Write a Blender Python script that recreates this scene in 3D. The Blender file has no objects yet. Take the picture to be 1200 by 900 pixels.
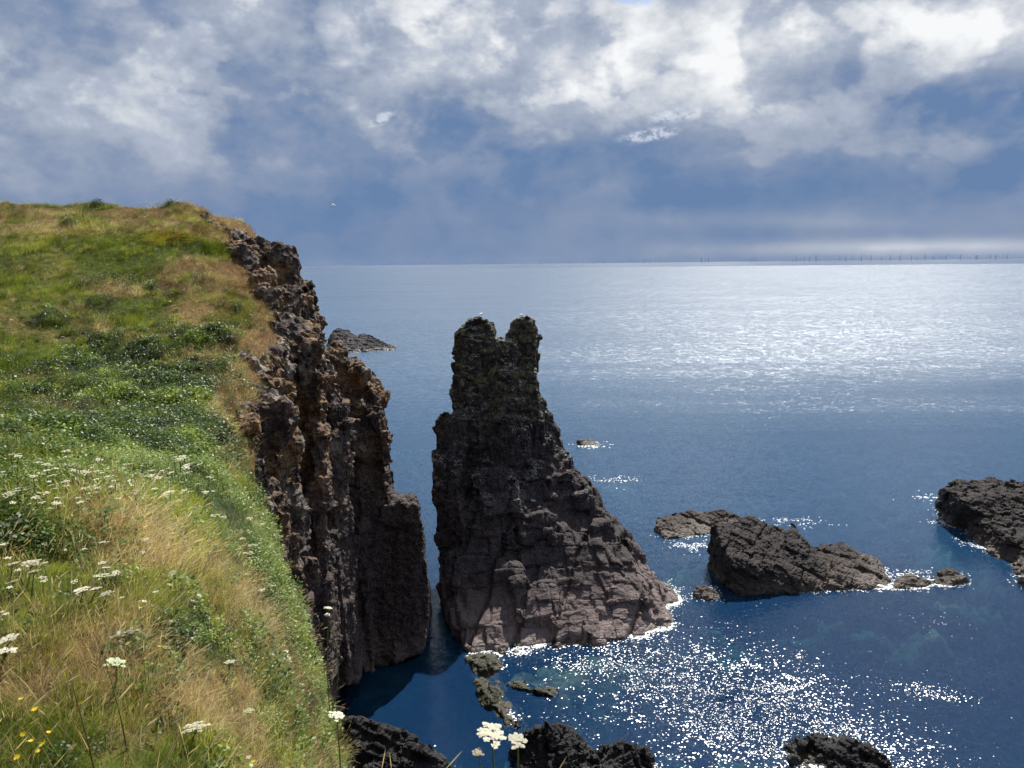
import bpy, bmesh, math, random
import numpy as np
from mathutils import Vector, Matrix
R = math.radians
random.seed(7)
rng = np.random.default_rng(11)
sc = bpy.context.scene
col = sc.collection

# ------------------------------------------------------------------ camera model (photo 1200 x 900)
EYE = 30.0
F = 906.0
PITCH = R(8.85)
ROLL = R(0.6)
cp, sp = math.cos(PITCH), math.sin(PITCH)
cr, sr = math.cos(ROLL), math.sin(ROLL)

def ray(px, py):
    """photo pixel -> world direction"""
    a, b = (px - 600.0), -(py - 450.0)
    x, y = a * cr + b * sr, -a * sr + b * cr      # undo the small roll
    d = Vector((x, F * cp + y * sp, -F * sp + y * cp))
    return d.normalized()

def at(px, py, d):
    """point on the pixel ray at forward distance d (world Y)"""
    r = ray(px, py)
    return Vector((r.x / r.y * d, d, EYE + r.z / r.y * d))

def sea(px, py, z=0.0):
    r = ray(px, py)
    t = (z - EYE) / r.z
    return Vector((r.x * t, r.y * t, z))

def project(P):
    """world points (N,3) -> photo pixels"""
    P = np.asarray(P, float)
    X, Y, Z = P[:, 0], P[:, 1], P[:, 2] - EYE
    f = Y * cp - Z * sp
    u = Y * sp + Z * cp
    f = np.maximum(f, 0.01)
    x, y = X / f * F, u / f * F
    a, b = x * cr - y * sr, x * sr + y * cr
    return 600 + a, 450 - b

cam = bpy.data.cameras.new('camera')
cam.sensor_fit = 'HORIZONTAL'; cam.sensor_width = 36.0
cam.lens = 36.0 * F / 1200.0
cam.clip_start = 0.05; cam.clip_end = 120000
camo = bpy.data.objects.new('camera', cam); col.objects.link(camo)
camo.location = (0, 0, EYE)
fw = ray(600, 450); rt = (ray(700, 450) * 1.0)
rgt = (ray(1200, 450).normalized() / ray(1200, 450).dot(fw) - fw).normalized()
up = rgt.cross(fw)
camo.matrix_world = Matrix(((rgt.x, up.x, -fw.x, 0), (rgt.y, up.y, -fw.y, 0), (rgt.z, up.z, -fw.z, EYE), (0, 0, 0, 1)))
sc.camera = camo

# ------------------------------------------------------------------ numpy noise
def _h(i, j, k, s):
    n = (i * 374761393 + j * 668265263 + k * 1274126177 + s * 974634777) & 0xFFFFFFFF
    n = ((n ^ (n >> 13)) * 1274126177) & 0xFFFFFFFF
    n = ((n ^ (n >> 16)) * 2246822519) & 0xFFFFFFFF
    return ((n ^ (n >> 15)) & 0xFFFFFF) / float(0x1000000)

def vnoise(P, s=0):
    P = np.asarray(P, float)
    I = np.floor(P).astype(np.int64); f = P - I
    f = f * f * f * (f * (f * 6 - 15) + 10)
    out = 0
    for a in (0, 1):
        wa = f[:, 0] if a else 1 - f[:, 0]
        for b in (0, 1):
            wb = f[:, 1] if b else 1 - f[:, 1]
            for c in (0, 1):
                wc = f[:, 2] if c else 1 - f[:, 2]
                out = out + wa * wb * wc * _h(I[:, 0] + a, I[:, 1] + b, I[:, 2] + c, s)
    return out * 2 - 1

def fbm(P, s=0, o=4, g=0.5):
    P = np.asarray(P, float); t = 0; a = 1.0; n = 0
    for k in range(o):
        t = t + a * vnoise(P, s + k * 7); n += a; a *= g; P = P * 2.03 + 13.7
    return t / n * 1.6

def voronoi(P, s=0, jit=0.9):
    """returns cell random value, F2-F1"""
    P = np.asarray(P, float)
    I = np.floor(P).astype(np.int64)
    n = len(P); f1 = np.full(n, 9e9); f2 = np.full(n, 9e9); cr_ = np.zeros(n)
    for a in (-1, 0, 1):
        for b in (-1, 0, 1):
            for c in (-1, 0, 1):
                i, j, k = I[:, 0] + a, I[:, 1] + b, I[:, 2] + c
                d = (i + .5 + jit * (_h(i, j, k, s) - .5) - P[:, 0]) ** 2 + (j + .5 + jit * (_h(i, j, k, s + 1) - .5) - P[:, 1]) ** 2 + (k + .5 + jit * (_h(i, j, k, s + 2) - .5) - P[:, 2]) ** 2
                m = d < f1
                f2 = np.where(m, f1, np.minimum(f2, d))
                cr_ = np.where(m, _h(i, j, k, s + 3), cr_)
                f1 = np.where(m, d, f1)
    return cr_, np.sqrt(f2) - np.sqrt(f1)

def smooth(a, b, x):
    t = np.clip((x - a) / (b - a), 0, 1)
    return t * t * (3 - 2 * t)

# ------------------------------------------------------------------ object helpers
def link(name, mesh, mat=None, parent=None, loc=None):
    o = bpy.data.objects.new(name, mesh); col.objects.link(o)
    if mat is not None and not mesh.materials: mesh.materials.append(mat)
    if parent is not None: o.parent = parent
    if loc is not None: o.location = loc
    return o

def tag(o, label=None, cat=None, group=None, kind=None):
    if label: o['label'] = label
    if cat: o['category'] = cat
    if group: o['group'] = group
    if kind: o['kind'] = kind
    return o

def empty(name, loc):
    o = bpy.data.objects.new(name, None); col.objects.link(o); o.location = loc; o.empty_display_size = 0.1
    return o

def np_mesh(name, V, Fc):
    """V (n,3), Fc (m,3|4) int array"""
    me = bpy.data.meshes.new(name)
    V = np.asarray(V, np.float32); Fc = np.asarray(Fc, np.int32)
    k = Fc.shape[1]
    me.vertices.add(len(V)); me.vertices.foreach_set('co', V.ravel())
    me.loops.add(Fc.size); me.loops.foreach_set('vertex_index', Fc.ravel())
    me.polygons.add(len(Fc)); me.polygons.foreach_set('loop_start', np.arange(0, Fc.size, k, dtype=np.int32))
    me.polygons.foreach_set('loop_total', np.full(len(Fc), k, np.int32))
    me.update(calc_edges=True); me.validate()
    return me

# ------------------------------------------------------------------ node helpers
class NT:
    def __init__(s, nt): s.nt = nt; s.n = nt.nodes; s.l = nt.links; s.n.clear()
    def new(s, t, **kw):
        nd = s.n.new(t)
        for k, v in kw.items(): setattr(nd, k, v)
        return nd
    def put(s, sock, v):
        if isinstance(v, bpy.types.NodeSocket): s.l.new(v, sock)
        elif isinstance(v, (tuple, list)) and sock.type == 'RGBA' and len(v) == 3: sock.default_value = (*v, 1)
        else: sock.default_value = v
    def m(s, op, a, b=0.0, c=0.0, clamp=False):
        nd = s.new('ShaderNodeMath', operation=op); nd.use_clamp = clamp
        s.put(nd.inputs[0], a); s.put(nd.inputs[1], b); s.put(nd.inputs[2], c)
        return nd.outputs[0]
    def vm(s, op, a, b=(0, 0, 0), sc_=None):
        nd = s.new('ShaderNodeVectorMath', operation=op)
        s.put(nd.inputs[0], a); s.put(nd.inputs[1], b)
        if sc_ is not None: s.put(nd.inputs['Scale'], sc_)
        return nd.outputs['Value'] if op in ('DOT_PRODUCT', 'LENGTH', 'DISTANCE') else nd.outputs[0]
    def mix(s, f, a, b, blend='MIX'):
        nd = s.new('ShaderNodeMix', data_type='RGBA', blend_type=blend)
        s.put(nd.inputs['Factor'], f); s.put(nd.inputs[6], a); s.put(nd.inputs[7], b)
        return nd.outputs[2]
    def step(s, x, a, b, lo=0.0, hi=1.0):
        nd = s.new('ShaderNodeMapRange', interpolation_type='SMOOTHSTEP')
        s.put(nd.inputs[0], x); s.put(nd.inputs[1], a); s.put(nd.inputs[2], b); s.put(nd.inputs[3], lo); s.put(nd.inputs[4], hi)
        return nd.outputs[0]
    def noise(s, vec, scale, detail=4, rough=0.55, dist=0.0, color=False):
        nd = s.new('ShaderNodeTexNoise')
        s.put(nd.inputs['Vector'], vec); s.put(nd.inputs['Scale'], scale); s.put(nd.inputs['Detail'], detail)
        s.put(nd.inputs['Roughness'], rough); s.put(nd.inputs['Distortion'], dist)
        return nd.outputs['Color' if color else 'Fac']
    def ramp(s, x, stops):
        nd = s.new('ShaderNodeValToRGB'); s.put(nd.inputs[0], x)
        e = nd.color_ramp.elements
        while len(e) < len(stops): e.new(0.5)
        for k, (p, c) in enumerate(stops):
            e[k].position = p; e[k].color = (*c, 1)
        return nd.outputs[0]

def mat_new(name):
    m = bpy.data.materials.new(name); m.use_nodes = True
    return m, NT(m.node_tree)

# ------------------------------------------------------------------ sun, sky
SUN_AZ, SUN_EL = R(23), R(52)     # azimuth to the right of straight ahead
sdir = Vector((math.sin(SUN_AZ) * math.cos(SUN_EL), math.cos(SUN_AZ) * math.cos(SUN_EL), math.sin(SUN_EL)))
sl = bpy.data.lights.new('sun', 'SUN'); sl.energy = 4.9; sl.angle = R(0.53); sl.color = (1.0, 0.965, 0.90)
so = bpy.data.objects.new('sun', sl); col.objects.link(so)
so.rotation_euler = (-sdir).to_track_quat('-Z', 'Y').to_euler()
so.location = (0, 0, 80)

world = bpy.data.worlds.new('World'); sc.world = world; world.use_nodes = True
w = NT(world.node_tree)
out = w.new('ShaderNodeOutputWorld'); bg = w.new('ShaderNodeBackground')
bg.inputs['Strength'].default_value = 0.1
w.l.new(bg.outputs[0], out.inputs[0])
skyn = w.new('ShaderNodeTexSky', sky_type='NISHITA')
skyn.sun_disc = False; skyn.sun_elevation = SUN_EL; skyn.sun_rotation = SUN_AZ
skyn.air_density = 1.0; skyn.dust_density = 0.6; skyn.ozone_density = 1.5
tc = w.new('ShaderNodeTexCoord').outputs['Generated']
sep = w.new('ShaderNodeSeparateXYZ'); w.l.new(tc, sep.inputs[0])
dx, dy, dz = sep.outputs
zp = w.m('MAXIMUM', dz, 0.0)
yp = w.m('MAXIMUM', dy, 0.05)
U = w.m('DIVIDE', dx, yp); V = w.m('DIVIDE', zp, yp)
den = w.m('ADD', zp, 0.16)
comb = w.new('ShaderNodeCombineXYZ')
w.l.new(w.m('DIVIDE', dx, den), comb.inputs[0]); w.l.new(w.m('DIVIDE', dy, den), comb.inputs[1])
cpn = comb.outputs[0]
n_big = w.noise(cpn, 0.75, 2, 0.5)
den2 = w.m('ADD', zp, 0.42)
comb2 = w.new('ShaderNodeCombineXYZ')
w.l.new(w.m('DIVIDE', dx, den2), comb2.inputs[0]); w.l.new(w.m('DIVIDE', dy, den2), comb2.inputs[1]); w.l.new(w.m('MULTIPLY', zp, 5.0), comb2.inputs[2])
n_mid = w.noise(w.vm('ADD', w.vm('MULTIPLY', tc, (1, 1, 1.7)), (31.2, 7.7, 3.1)), 5.0, 6, 0.58, 0.12)
n_puf = w.noise(w.vm('ADD', w.vm('MULTIPLY', tc, (1, 1, 1.4)), (3.2, 17.7, 9.1)), 14, 4, 0.62, 0.1)
n_str = w.step(w.noise(w.vm('ADD', w.vm('MULTIPLY', tc, (1, 1, 1.5)), (7.2, 1.7, 4.1)), 8.5, 6, 0.55, 0.15), .455, .56)
def uv_of(px, py):
    r = ray(px, py); return r.x / r.y, r.z / r.y
cuv = w.new('ShaderNodeCombineXYZ'); w.l.new(U, cuv.inputs[0]); w.l.new(V, cuv.inputs[1]); cuv.inputs[2].default_value = 1.0
def blob(px, py, rx, ry, amp, rot=0.0, add=0.0):
    """soft ellipse in direction space; returns amp * gaussian + add"""
    u0, v0 = uv_of(px, py); ca, sa = math.cos(rot), math.sin(rot); sx, sy = F / rx, F / ry
    a = w.vm('DOT_PRODUCT', cuv.outputs[0], (ca * sx, sa * sx, -(ca * u0 + sa * v0) * sx))
    b = w.vm('DOT_PRODUCT', cuv.outputs[0], (-sa * sy, ca * sy, -(-sa * u0 + ca * v0) * sy))
    q = w.m('MULTIPLY_ADD', a, a, w.m('MULTIPLY', b, b))
    return w.m('MULTIPLY_ADD', w.m('POWER', math.exp(-1), q), amp, add)
BLOBS = [  # (px, py, rx, ry, amp, rot)  cloud brightness masses
    (150, 90, 170, 75, .30, -.25), (40, 175, 120, 22, .18, -.2), (330, 60, 80, 60, .10, 0), (215, 130, 60, 40, .12, .0),
    (520, 60, 180, 60, .24, -.2), (700, 55, 180, 75, .30, -.25), (840, 120, 130, 70, .34, -.5), (770, 150, 90, 30, .14, .1),
    (1010, 25, 230, 35, .36, 0), (1170, 70, 80, 45, .24, 0), (880, 40, 140, 60, .26, 0), (1190, 20, 130, 50, .25, 0),
    (1040, 90, 110, 45, -.22, .1), (1070, 160, 170, 40, -.10, 0), (250, 70, 60, 40, -.06, 0), (450, 130, 180, 30, -.06, -.2),
    (620, 95, 60, 30, -.10, 0), (60, 40, 90, 40, -.08, 0), (420, 50, 70, 30, -.10, .3),
    (300, 240, 380, 35, -.07, 0), (560, 200, 300, 40, -.10, 0), (1080, 210, 260, 26, -.16, 0.05), (900, 235, 260, 14, -.06, 0), (450, 285, 200, 26, -.10, 0),
    (1130, 289, 190, 10, .62, .0), (900, 292, 130, 9, .26, 0), (850, 255, 190, 10, .10, -.03), (1100, 182, 120, 12, .12, .1), (60, 215, 160, 14, .08, 0),
    (1000, 262, 260, 8, .08, -.02),
]
acc = None
for b_ in BLOBS:
    acc = blob(*b_[:6], add=0.0 if acc is None else acc)
# overhead / behind the camera: broken bright cloud
base = w.m('ADD', 0.22, w.m('MULTIPLY', w.step(V, 0.0, 0.30), 0.20))
front = w.step(dy, 0.0, 0.25)
hi = w.step(dz, 0.28, 0.6, 0.0, 0.16)
val = w.m('ADD', w.m('ADD', base, w.m('MULTIPLY', acc, 0.72)), hi)
val = w.m('ADD', w.m('MULTIPLY', val, front), w.m('MULTIPLY', w.m('SUBTRACT', 1.0, front), 0.46))
amp_f = w.step(V, 0.03, 0.24, 0.22, 1.0)
det = w.m('ADD', w.m('MULTIPLY', w.m('SUBTRACT', n_big, 0.5), 0.45), w.m('ADD', w.m('MULTIPLY', w.m('SUBTRACT', n_mid, 0.5), 1.45), w.m('ADD', w.m('MULTIPLY', w.m('SUBTRACT', n_str, 0.5), 0.24), w.m('MULTIPLY', w.m('SUBTRACT', n_puf, 0.5), 0.95))))
val = w.m('ADD', val, w.m('MULTIPLY', det, amp_f))
ccol = w.ramp(val, [(0.10, (.085, .142, .255)), (0.30, (.145, .190, .282)), (0.46, (.212, .248, .320)), (0.61, (.27, .305, .375)), (0.78, (.41, .43, .465)), (1.0, (.58, .59, .60))])
ccol = w.vm('SCALE', ccol, sc_=10.0)
# thin breaks where blue shows through (top of the frame, overhead and behind)
gap = w.m('ADD', blob(760, -2, 60, 14, .8), blob(925, -6, 34, 12, 0.7))
gap = w.m('ADD', gap, blob(886, 88, 14, 9, .35))
gap = w.m('ADD', gap, w.m('MULTIPLY', w.step(dz, 0.36, 0.6), 0.42))
gap = w.step(w.m('ADD', gap, w.m('MULTIPLY', w.m('SUBTRACT', n_puf, 0.5), 2.2)), 0.55, 1.1)
blue = w.vm('MULTIPLY', skyn.outputs[0], (0.5, 0.66, 0.85))
ccol = w.mix(gap, ccol, blue)
n_wsp = w.noise(w.vm('MULTIPLY', tc, (1, 1, 1.8)), 70, 3, .65)
# a few small bright wisps low in front of the dark cloud
for (px, py, rx, ry, a_, rot) in [(447, 139, 17, 6, .42, .45), (762, 158, 34, 7, .42, .12), (797, 134, 36, 8, .38, .1), (775, 139, 14, 4, .2, .3)]:
    g = blob(px, py, rx, ry, 1.0, rot)
    g = w.m('MULTIPLY', w.step(w.m('MULTIPLY', g, w.step(n_wsp, .30, .62, .15, 1.25)), 0.15, 0.9), a_ * 1.3)
    ccol = w.mix(g, ccol, (5.2, 5.5, 6.0))
w.l.new(ccol, bg.inputs['Color'])
world.cycles.sampling_method = 'MANUAL'; world.cycles.sample_map_resolution = 512

sc.view_settings.view_transform = 'Standard'; sc.view_settings.look = 'None'
sc.view_settings.exposure = 0.68; sc.view_settings.gamma = 1.0; sc.view_settings.use_curve_mapping = False
sc.render.engine = 'CYCLES'
sc.cycles.max_bounces = 5; sc.cycles.diffuse_bounces = 2; sc.cycles.glossy_bounces = 2
sc.cycles.transmission_bounces = 3; sc.cycles.transparent_max_bounces = 8
sc.cycles.use_adaptive_sampling = True; sc.cycles.adaptive_threshold = 0.035
sc.cycles.caustics_reflective = False; sc.cycles.caustics_refractive = False
# ------------------------------------------------------------------ rocks
def prism(front, thick, shrink=0.85, push=(0, 0)):
    """front: world points of the face towards the viewer; back: the same outline `thick` m farther"""
    c = sum((Vector(p) for p in front), Vector()) / len(front)
    back = []
    for p in front:
        p = Vector(p); q = c + (p - c) * shrink; q.y = p.y + thick; q.x += push[0]
        q.z = max(q.z, -3) if p.z > -1 else p.z
        q.z += push[1]
        back.append(q)
    return [Vector(p) for p in front] + back

def block(c, size, rot=(0, 0, 0), jit=0.15, rnd=None):
    """a rough eight-cornered block"""
    rnd = rnd or random
    M = Matrix.Rotation(rot[2], 3, 'Z') @ Matrix.Rotation(rot[1], 3, 'Y') @ Matrix.Rotation(rot[0], 3, 'X')
    pts = []
    for a in (-1, 1):
        for b in (-1, 1):
            for d in (-1, 1):
                v = Vector((a * size[0] * (1 + rnd.uniform(-jit, jit)), b * size[1] * (1 + rnd.uniform(-jit, jit)), d * size[2] * (1 + rnd.uniform(-jit, jit)))) * .5
                pts.append(Vector(c) + M @ v)
    return pts

def hull_union(hulls, voxel):
    bm = bmesh.new()
    for h in hulls:
        vs = [bm.verts.new(p) for p in h]
        r = bmesh.ops.convex_hull(bm, input=vs)
        dead = [g for g in r['geom_interior'] if isinstance(g, bmesh.types.BMVert)]
        dead += [g for g in r['geom_unused'] if isinstance(g, bmesh.types.BMVert)]
        dead = [v for v in set(dead) if v.is_valid]
        if dead: bmesh.ops.delete(bm, geom=dead, context='VERTS')
    bmesh.ops.recalc_face_normals(bm, faces=bm.faces)
    me = bpy.data.meshes.new('tmp'); bm.to_mesh(me); bm.free()
    o = bpy.data.objects.new('tmp', me); col.objects.link(o)
    md = o.modifiers.new('r', 'REMESH'); md.mode = 'VOXEL'; md.voxel_size = voxel; md.adaptivity = 0
    dg = bpy.context.evaluated_depsgraph_get()
    me2 = bpy.data.meshes.new_from_object(o.evaluated_get(dg))
    bpy.data.objects.remove(o); bpy.data.meshes.remove(me)
    return me2

def get_co(me):
    a = np.empty(len(me.vertices) * 3, np.float32); me.vertices.foreach_get('co', a); return a.reshape(-1, 3).astype(float)
def get_no(me):
    me.update()
    a = np.empty(len(me.vertices) * 3, np.float32); me.vertex_normals.foreach_get('vector', a); return a.reshape(-1, 3).astype(float)
def set_co(me, co):
    me.vertices.foreach_set('co', co.astype(np.float32).ravel()); me.update()

def frame(dip, strike):
    """rotation matrix rows: along, across, normal of the rock layers"""
    M = Matrix.Rotation(strike, 3, 'Z') @ Matrix.Rotation(dip, 3, 'Y')
    return np.array(M).T

def roughen(me, steps, seed=0):
    """steps: list of (kind, amplitude, (cell sizes along x', y', z'), rotation)"""
    for k, (kind, amp, size, Rm) in enumerate(steps):
        co = get_co(me); no = get_no(me)
        Q = (co @ Rm.T) / np.array(size)
        Q = Q + (0.09 if kind in 'bj' else 0.25) * np.stack([fbm(Q * 0.7, seed + 91 + i, 2) for i in range(3)], 1)
        if kind == 'j':       # long straight joints, broken into lengths
            u = Q[:, 0] + .10 * fbm(Q * .6, seed + 11, 2); k0 = np.floor(u)
            dist_ = np.abs(u - k0 - .5) * size[0]
            on = vnoise(np.stack([k0 * 3.7, Q[:, 1] * .9, Q[:, 2] * .5], 1), seed + 3) > -.25
            d = -np.exp(-(dist_ / .16) ** 2) * on + .35 * (_h(np.floor(u + .5).astype(np.int64), k0.astype(np.int64) * 0, k0.astype(np.int64) * 0, seed) - .5)
        elif kind == 'b':     # jointed blocks laid in courses
            w0 = Q[:, 2]; kz = np.floor(w0).astype(np.int64); z0_ = kz * 0
            u0 = Q[:, 0] + _h(kz, z0_, z0_, seed + 1); kx = np.floor(u0).astype(np.int64)
            v0 = Q[:, 1] + _h(kz, kx, z0_, seed + 2); ky = np.floor(v0).astype(np.int64)
            hv = _h(kx, ky, kz, seed + 4)
            eu = (.5 - np.abs(u0 - kx - .5)) * size[0]; ev = (.5 - np.abs(v0 - ky - .5)) * size[1]; ew = (.5 - np.abs(w0 - kz - .5)) * size[2]
            e = np.minimum(np.minimum(eu, ev), ew)
            tl = (_h(kx, ky, kz, seed + 5) - .5) * (u0 - kx - .5) * 1.1 + (_h(kx, ky, kz, seed + 6) - .5) * (w0 - kz - .5) * 1.1
            d = (hv - .5) * 1.3 + tl - .35 * np.exp(-(e / .09) ** 2) * (hv > .3)
        elif kind == 'p':     # flat plates at different heights
            c, e = voronoi(Q, seed + k * 31)
            d = (c - .5) * 1.5 * smooth(0, .10, e) + .15 * fbm(Q * 2, seed + 5, 2)
        elif kind == 's':     # ledges: saw-tooth steps across the bedding
            u = Q[:, 2] + .25 * fbm(Q * .5, seed + 11, 3); fr_ = u - np.floor(u)
            d = np.where(fr_ < .85, fr_ / .85, (1 - fr_) / .15) - .5
        elif kind == 'f':
            d = fbm(Q, seed + k * 31, 4)
        elif kind == 'r':     # ridged
            d = 0.5 - np.abs(fbm(Q, seed + k * 31, 4)) * 2
        else:
            c, e = voronoi(Q, seed + k * 31)
            d = (c - 0.5) * 1.6 - 0.9 * np.exp(-e / 0.09) + 0.25 * fbm(Q * 2, seed + 5, 2)
        if callable(amp): a = amp(co)[:, None]
        else: a = amp
        set_co(me, co + no * d[:, None] * a)
    return me

def remesh(me, voxel):
    o = bpy.data.objects.new('tmp', me); col.objects.link(o)
    md = o.modifiers.new('r', 'REMESH'); md.mode = 'VOXEL'; md.voxel_size = voxel
    me2 = bpy.data.meshes.new_from_object(o.evaluated_get(bpy.context.evaluated_depsgraph_get()))
    bpy.data.objects.remove(o); bpy.data.meshes.remove(me); return me2

def set_attr(me, name, v):
    at_ = me.attributes.new(name, 'FLOAT', 'POINT'); at_.data.foreach_set('value', np.asarray(v, np.float32))

def rock_mat(name, c_dark, c_mid, c_light, c_low, ochre=0.0, ochre_z=(15, 28), guano=0.0, lowz=(0.5, 3.5), bump=0.5, scale=1.0, green_top=0.0):
    m, t = mat_new(name)
    o = t.new('ShaderNodeOutputMaterial'); p = t.new('ShaderNodeBsdfPrincipled'); t.l.new(p.outputs[0], o.inputs[0])
    g = t.new('ShaderNodeNewGeometry'); pos = g.outputs['Position']
    s3 = t.new('ShaderNodeSeparateXYZ'); t.l.new(pos, s3.inputs[0]); z = s3.outputs[2]
    nz = t.new('ShaderNodeSeparateXYZ'); t.l.new(g.outputs['Normal'], nz.inputs[0]); nz = nz.outputs[2]
    n1 = t.noise(pos, 0.35 * scale, 5, .6); n2 = t.noise(pos, 1.6 * scale, 6, .65); n3 = t.noise(pos, 9 * scale, 4, .6)
    n4 = t.noise(t.vm('MULTIPLY', pos, (1, 1, 4)), 0.8 * scale, 4, .6)
    c = t.mix(t.step(n2, .38, .66), c_dark, c_mid)
    c = t.mix(t.step(n3, .52, .75), c, c_light)
    c = t.mix(t.m('MULTIPLY', t.step(n4, .5, .7), .5), c, c_mid)
    if ochre:
        zz = t.step(z, *ochre_z)
        f = t.m('MULTIPLY', t.step(t.m('ADD', n1, t.m('MULTIPLY', n2, .6)), .70, .98), t.m('MULTIPLY', zz, ochre))
        c = t.mix(f, c, t.mix(t.step(n3, .4, .6), (.23, .105, .035), (.36, .24, .11)))
        f2 = t.m('MULTIPLY', t.step(t.noise(pos, .55 * scale, 4, .5), .56, .64), t.m('MULTIPLY', zz, ochre))
        c = t.mix(t.m('MULTIPLY', f2, .8), c, (.34, .31, .25))
    if green_top:
        f = t.m('MULTIPLY', t.step(nz, -.3, .45), t.m('MULTIPLY', t.step(n2, .40, .56), t.step(z, 13, 21, 0, green_top)))
        c = t.mix(f, c, t.mix(t.step(n3, .45, .6), (.085, .09, .025), (.22, .19, .09)))
    if guano:
        f = t.m('MULTIPLY', t.m('MULTIPLY', t.step(nz, .1, .6), t.step(n3, .47, .58)), t.m('MULTIPLY', t.step(n1, .46, .62), t.step(z, 8, 12, 0, guano)))
        c = t.mix(f, c, (.60, .60, .58))
    zl = t.m('ADD', z, t.m('MULTIPLY', t.m('SUBTRACT', n2, .5), 1.6))
    low = t.step(zl, lowz[0], lowz[1], 1.0, 0.0)
    c = t.mix(t.m('MULTIPLY', low, t.step(n3, .25, .6, .45, .95)), c, c_low)
    wet = t.step(zl, -.1, .42, 1.0, 0.0)
    c = t.mix(t.m('MULTIPLY', wet, .8), c, (.055, .047, .022))
    t.l.new(c, p.inputs['Base Color'])
    t.put(p.inputs['Roughness'], t.step(zl, 0.0, 1.2, .45, .85))
    t.put(p.inputs['Specular IOR Level'], .35)
    v = t.new('ShaderNodeTexVoronoi', feature='DISTANCE_TO_EDGE'); t.put(v.inputs['Scale'], 1.7 * scale)
    t.put(v.inputs['Vector'], t.vm('ADD', pos, t.vm('SCALE', t.noise(pos, 1.2, 3, .6, color=True), sc_=.9)))
    crack = t.step(v.outputs['Distance'], 0, .05)
    h = t.m('ADD', t.m('MULTIPLY', n2, .45), t.m('ADD', t.m('MULTIPLY', n3, .24), t.m('MULTIPLY', crack, .12)))
    h = t.m('ADD', h, t.m('MULTIPLY', t.noise(pos, 26 * scale, 3, .6), .12))
    mp = t.new('ShaderNodeMapping'); mp.inputs['Rotation'].default_value = (R(28), R(-34), 0); mp.inputs['Scale'].default_value = (1.0, 1.4, 7.0); t.put(mp.inputs['Vector'], pos)
    ns = t.noise(mp.outputs[0], 1.1 * scale, 4, .6, .3)
    h = t.m('ADD', h, t.m('MULTIPLY', ns, .30))
    c = t.mix(t.m('MULTIPLY', t.step(ns, .52, .62), .35), c, tuple(x * .6 for x in c_dark)); t.l.new(c, p.inputs['Base Color'])
    b = t.new('ShaderNodeBump'); t.put(b.inputs['Strength'], bump); t.put(b.inputs['Distance'], .35); t.put(b.inputs['Height'], h)
    t.l.new(b.outputs[0], p.inputs['Normal'])
    return m

M_STACK = rock_mat('stack_rock', (.017, .014, .016), (.062, .046, .045), (.21, .165, .15), (.21, .160, .148), guano=.75, green_top=1.0, lowz=(0.3, 5.0), bump=.42)
M_CLIFF = rock_mat('cliff_rock', (.022, .016, .015), (.068, .046, .039), (.24, .19, .16), (.17, .115, .10), ochre=.75, ochre_z=(10, 25), lowz=(0.5, 4), bump=.5)
M_ROCK = rock_mat('shore_rock', (.012, .010, .010), (.036, .027, .025), (.12, .092, .078), (.11, .08, .062), lowz=(0.0, 1.8), bump=.6, scale=1.2)
M_BLACK = rock_mat('black_rock', (.009, .009, .010), (.022, .020, .020), (.085, .077, .07), (.07, .055, .045), lowz=(-.2, .6), bump=.6, scale=1.6)
M_FAR = rock_mat('far_rock', (.030, .026, .030), (.055, .046, .048), (.085, .075, .07), (.16, .14, .125), lowz=(0.0, 1.6), bump=.5, scale=.5)
M_WEED = rock_mat('weed_rock', (.014, .014, .006), (.034, .032, .012), (.075, .066, .03), (.034, .031, .012), lowz=(0, 1.5), bump=.5, scale=1.5)

# ---- terrain under the turf ------------------------------------------------
CP = [(0, 890, 2.4), (200, 890, 2.5), (370, 885, 2.8), (0, 740, 3.2), (200, 740, 3.5), (350, 770, 3.7),
      (0, 640, 4.3), (200, 640, 4.9), (320, 650, 5.8), (0, 560, 5.9), (150, 560, 7.2), (285, 590, 8.3),
      (0, 520, 9.5), (150, 520, 11.5), (262, 530, 13.5), (0, 480, 20), (150, 480, 22), (255, 480, 23.5),
      (0, 400, 33), (150, 400, 35), (280, 400, 37), (0, 320, 43), (150, 320, 45), (285, 330, 47),
      (0, 247, 56), (110, 245, 58), (215, 245, 58), (262, 264, 56)]
cpw = [tuple(at(*c)) for c in CP]
cpw += [(0, 0, 28.35), (-6, 0, 28.5), (3, -3, 28.4), (-20, 0, 29.5), (0, -12, 29), (-40, 10, 29), (-60, 30, 29.5), (-75, 60, 34.5), (-40, 75, 34.8), (-28, 70, 34.3),
        (-60, 100, 35.5), (-110, 60, 35.5), (-110, 0, 31), (-110, 130, 37), (-60, 150, 36), (-30, -40, 31), (20, -30, 29)]
cpw = np.array(cpw)
def _tps(r2): return 0.5 * r2 * np.log(r2 + 1e-9)
_P = cpw[:, :2]; _n = len(_P)
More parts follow.
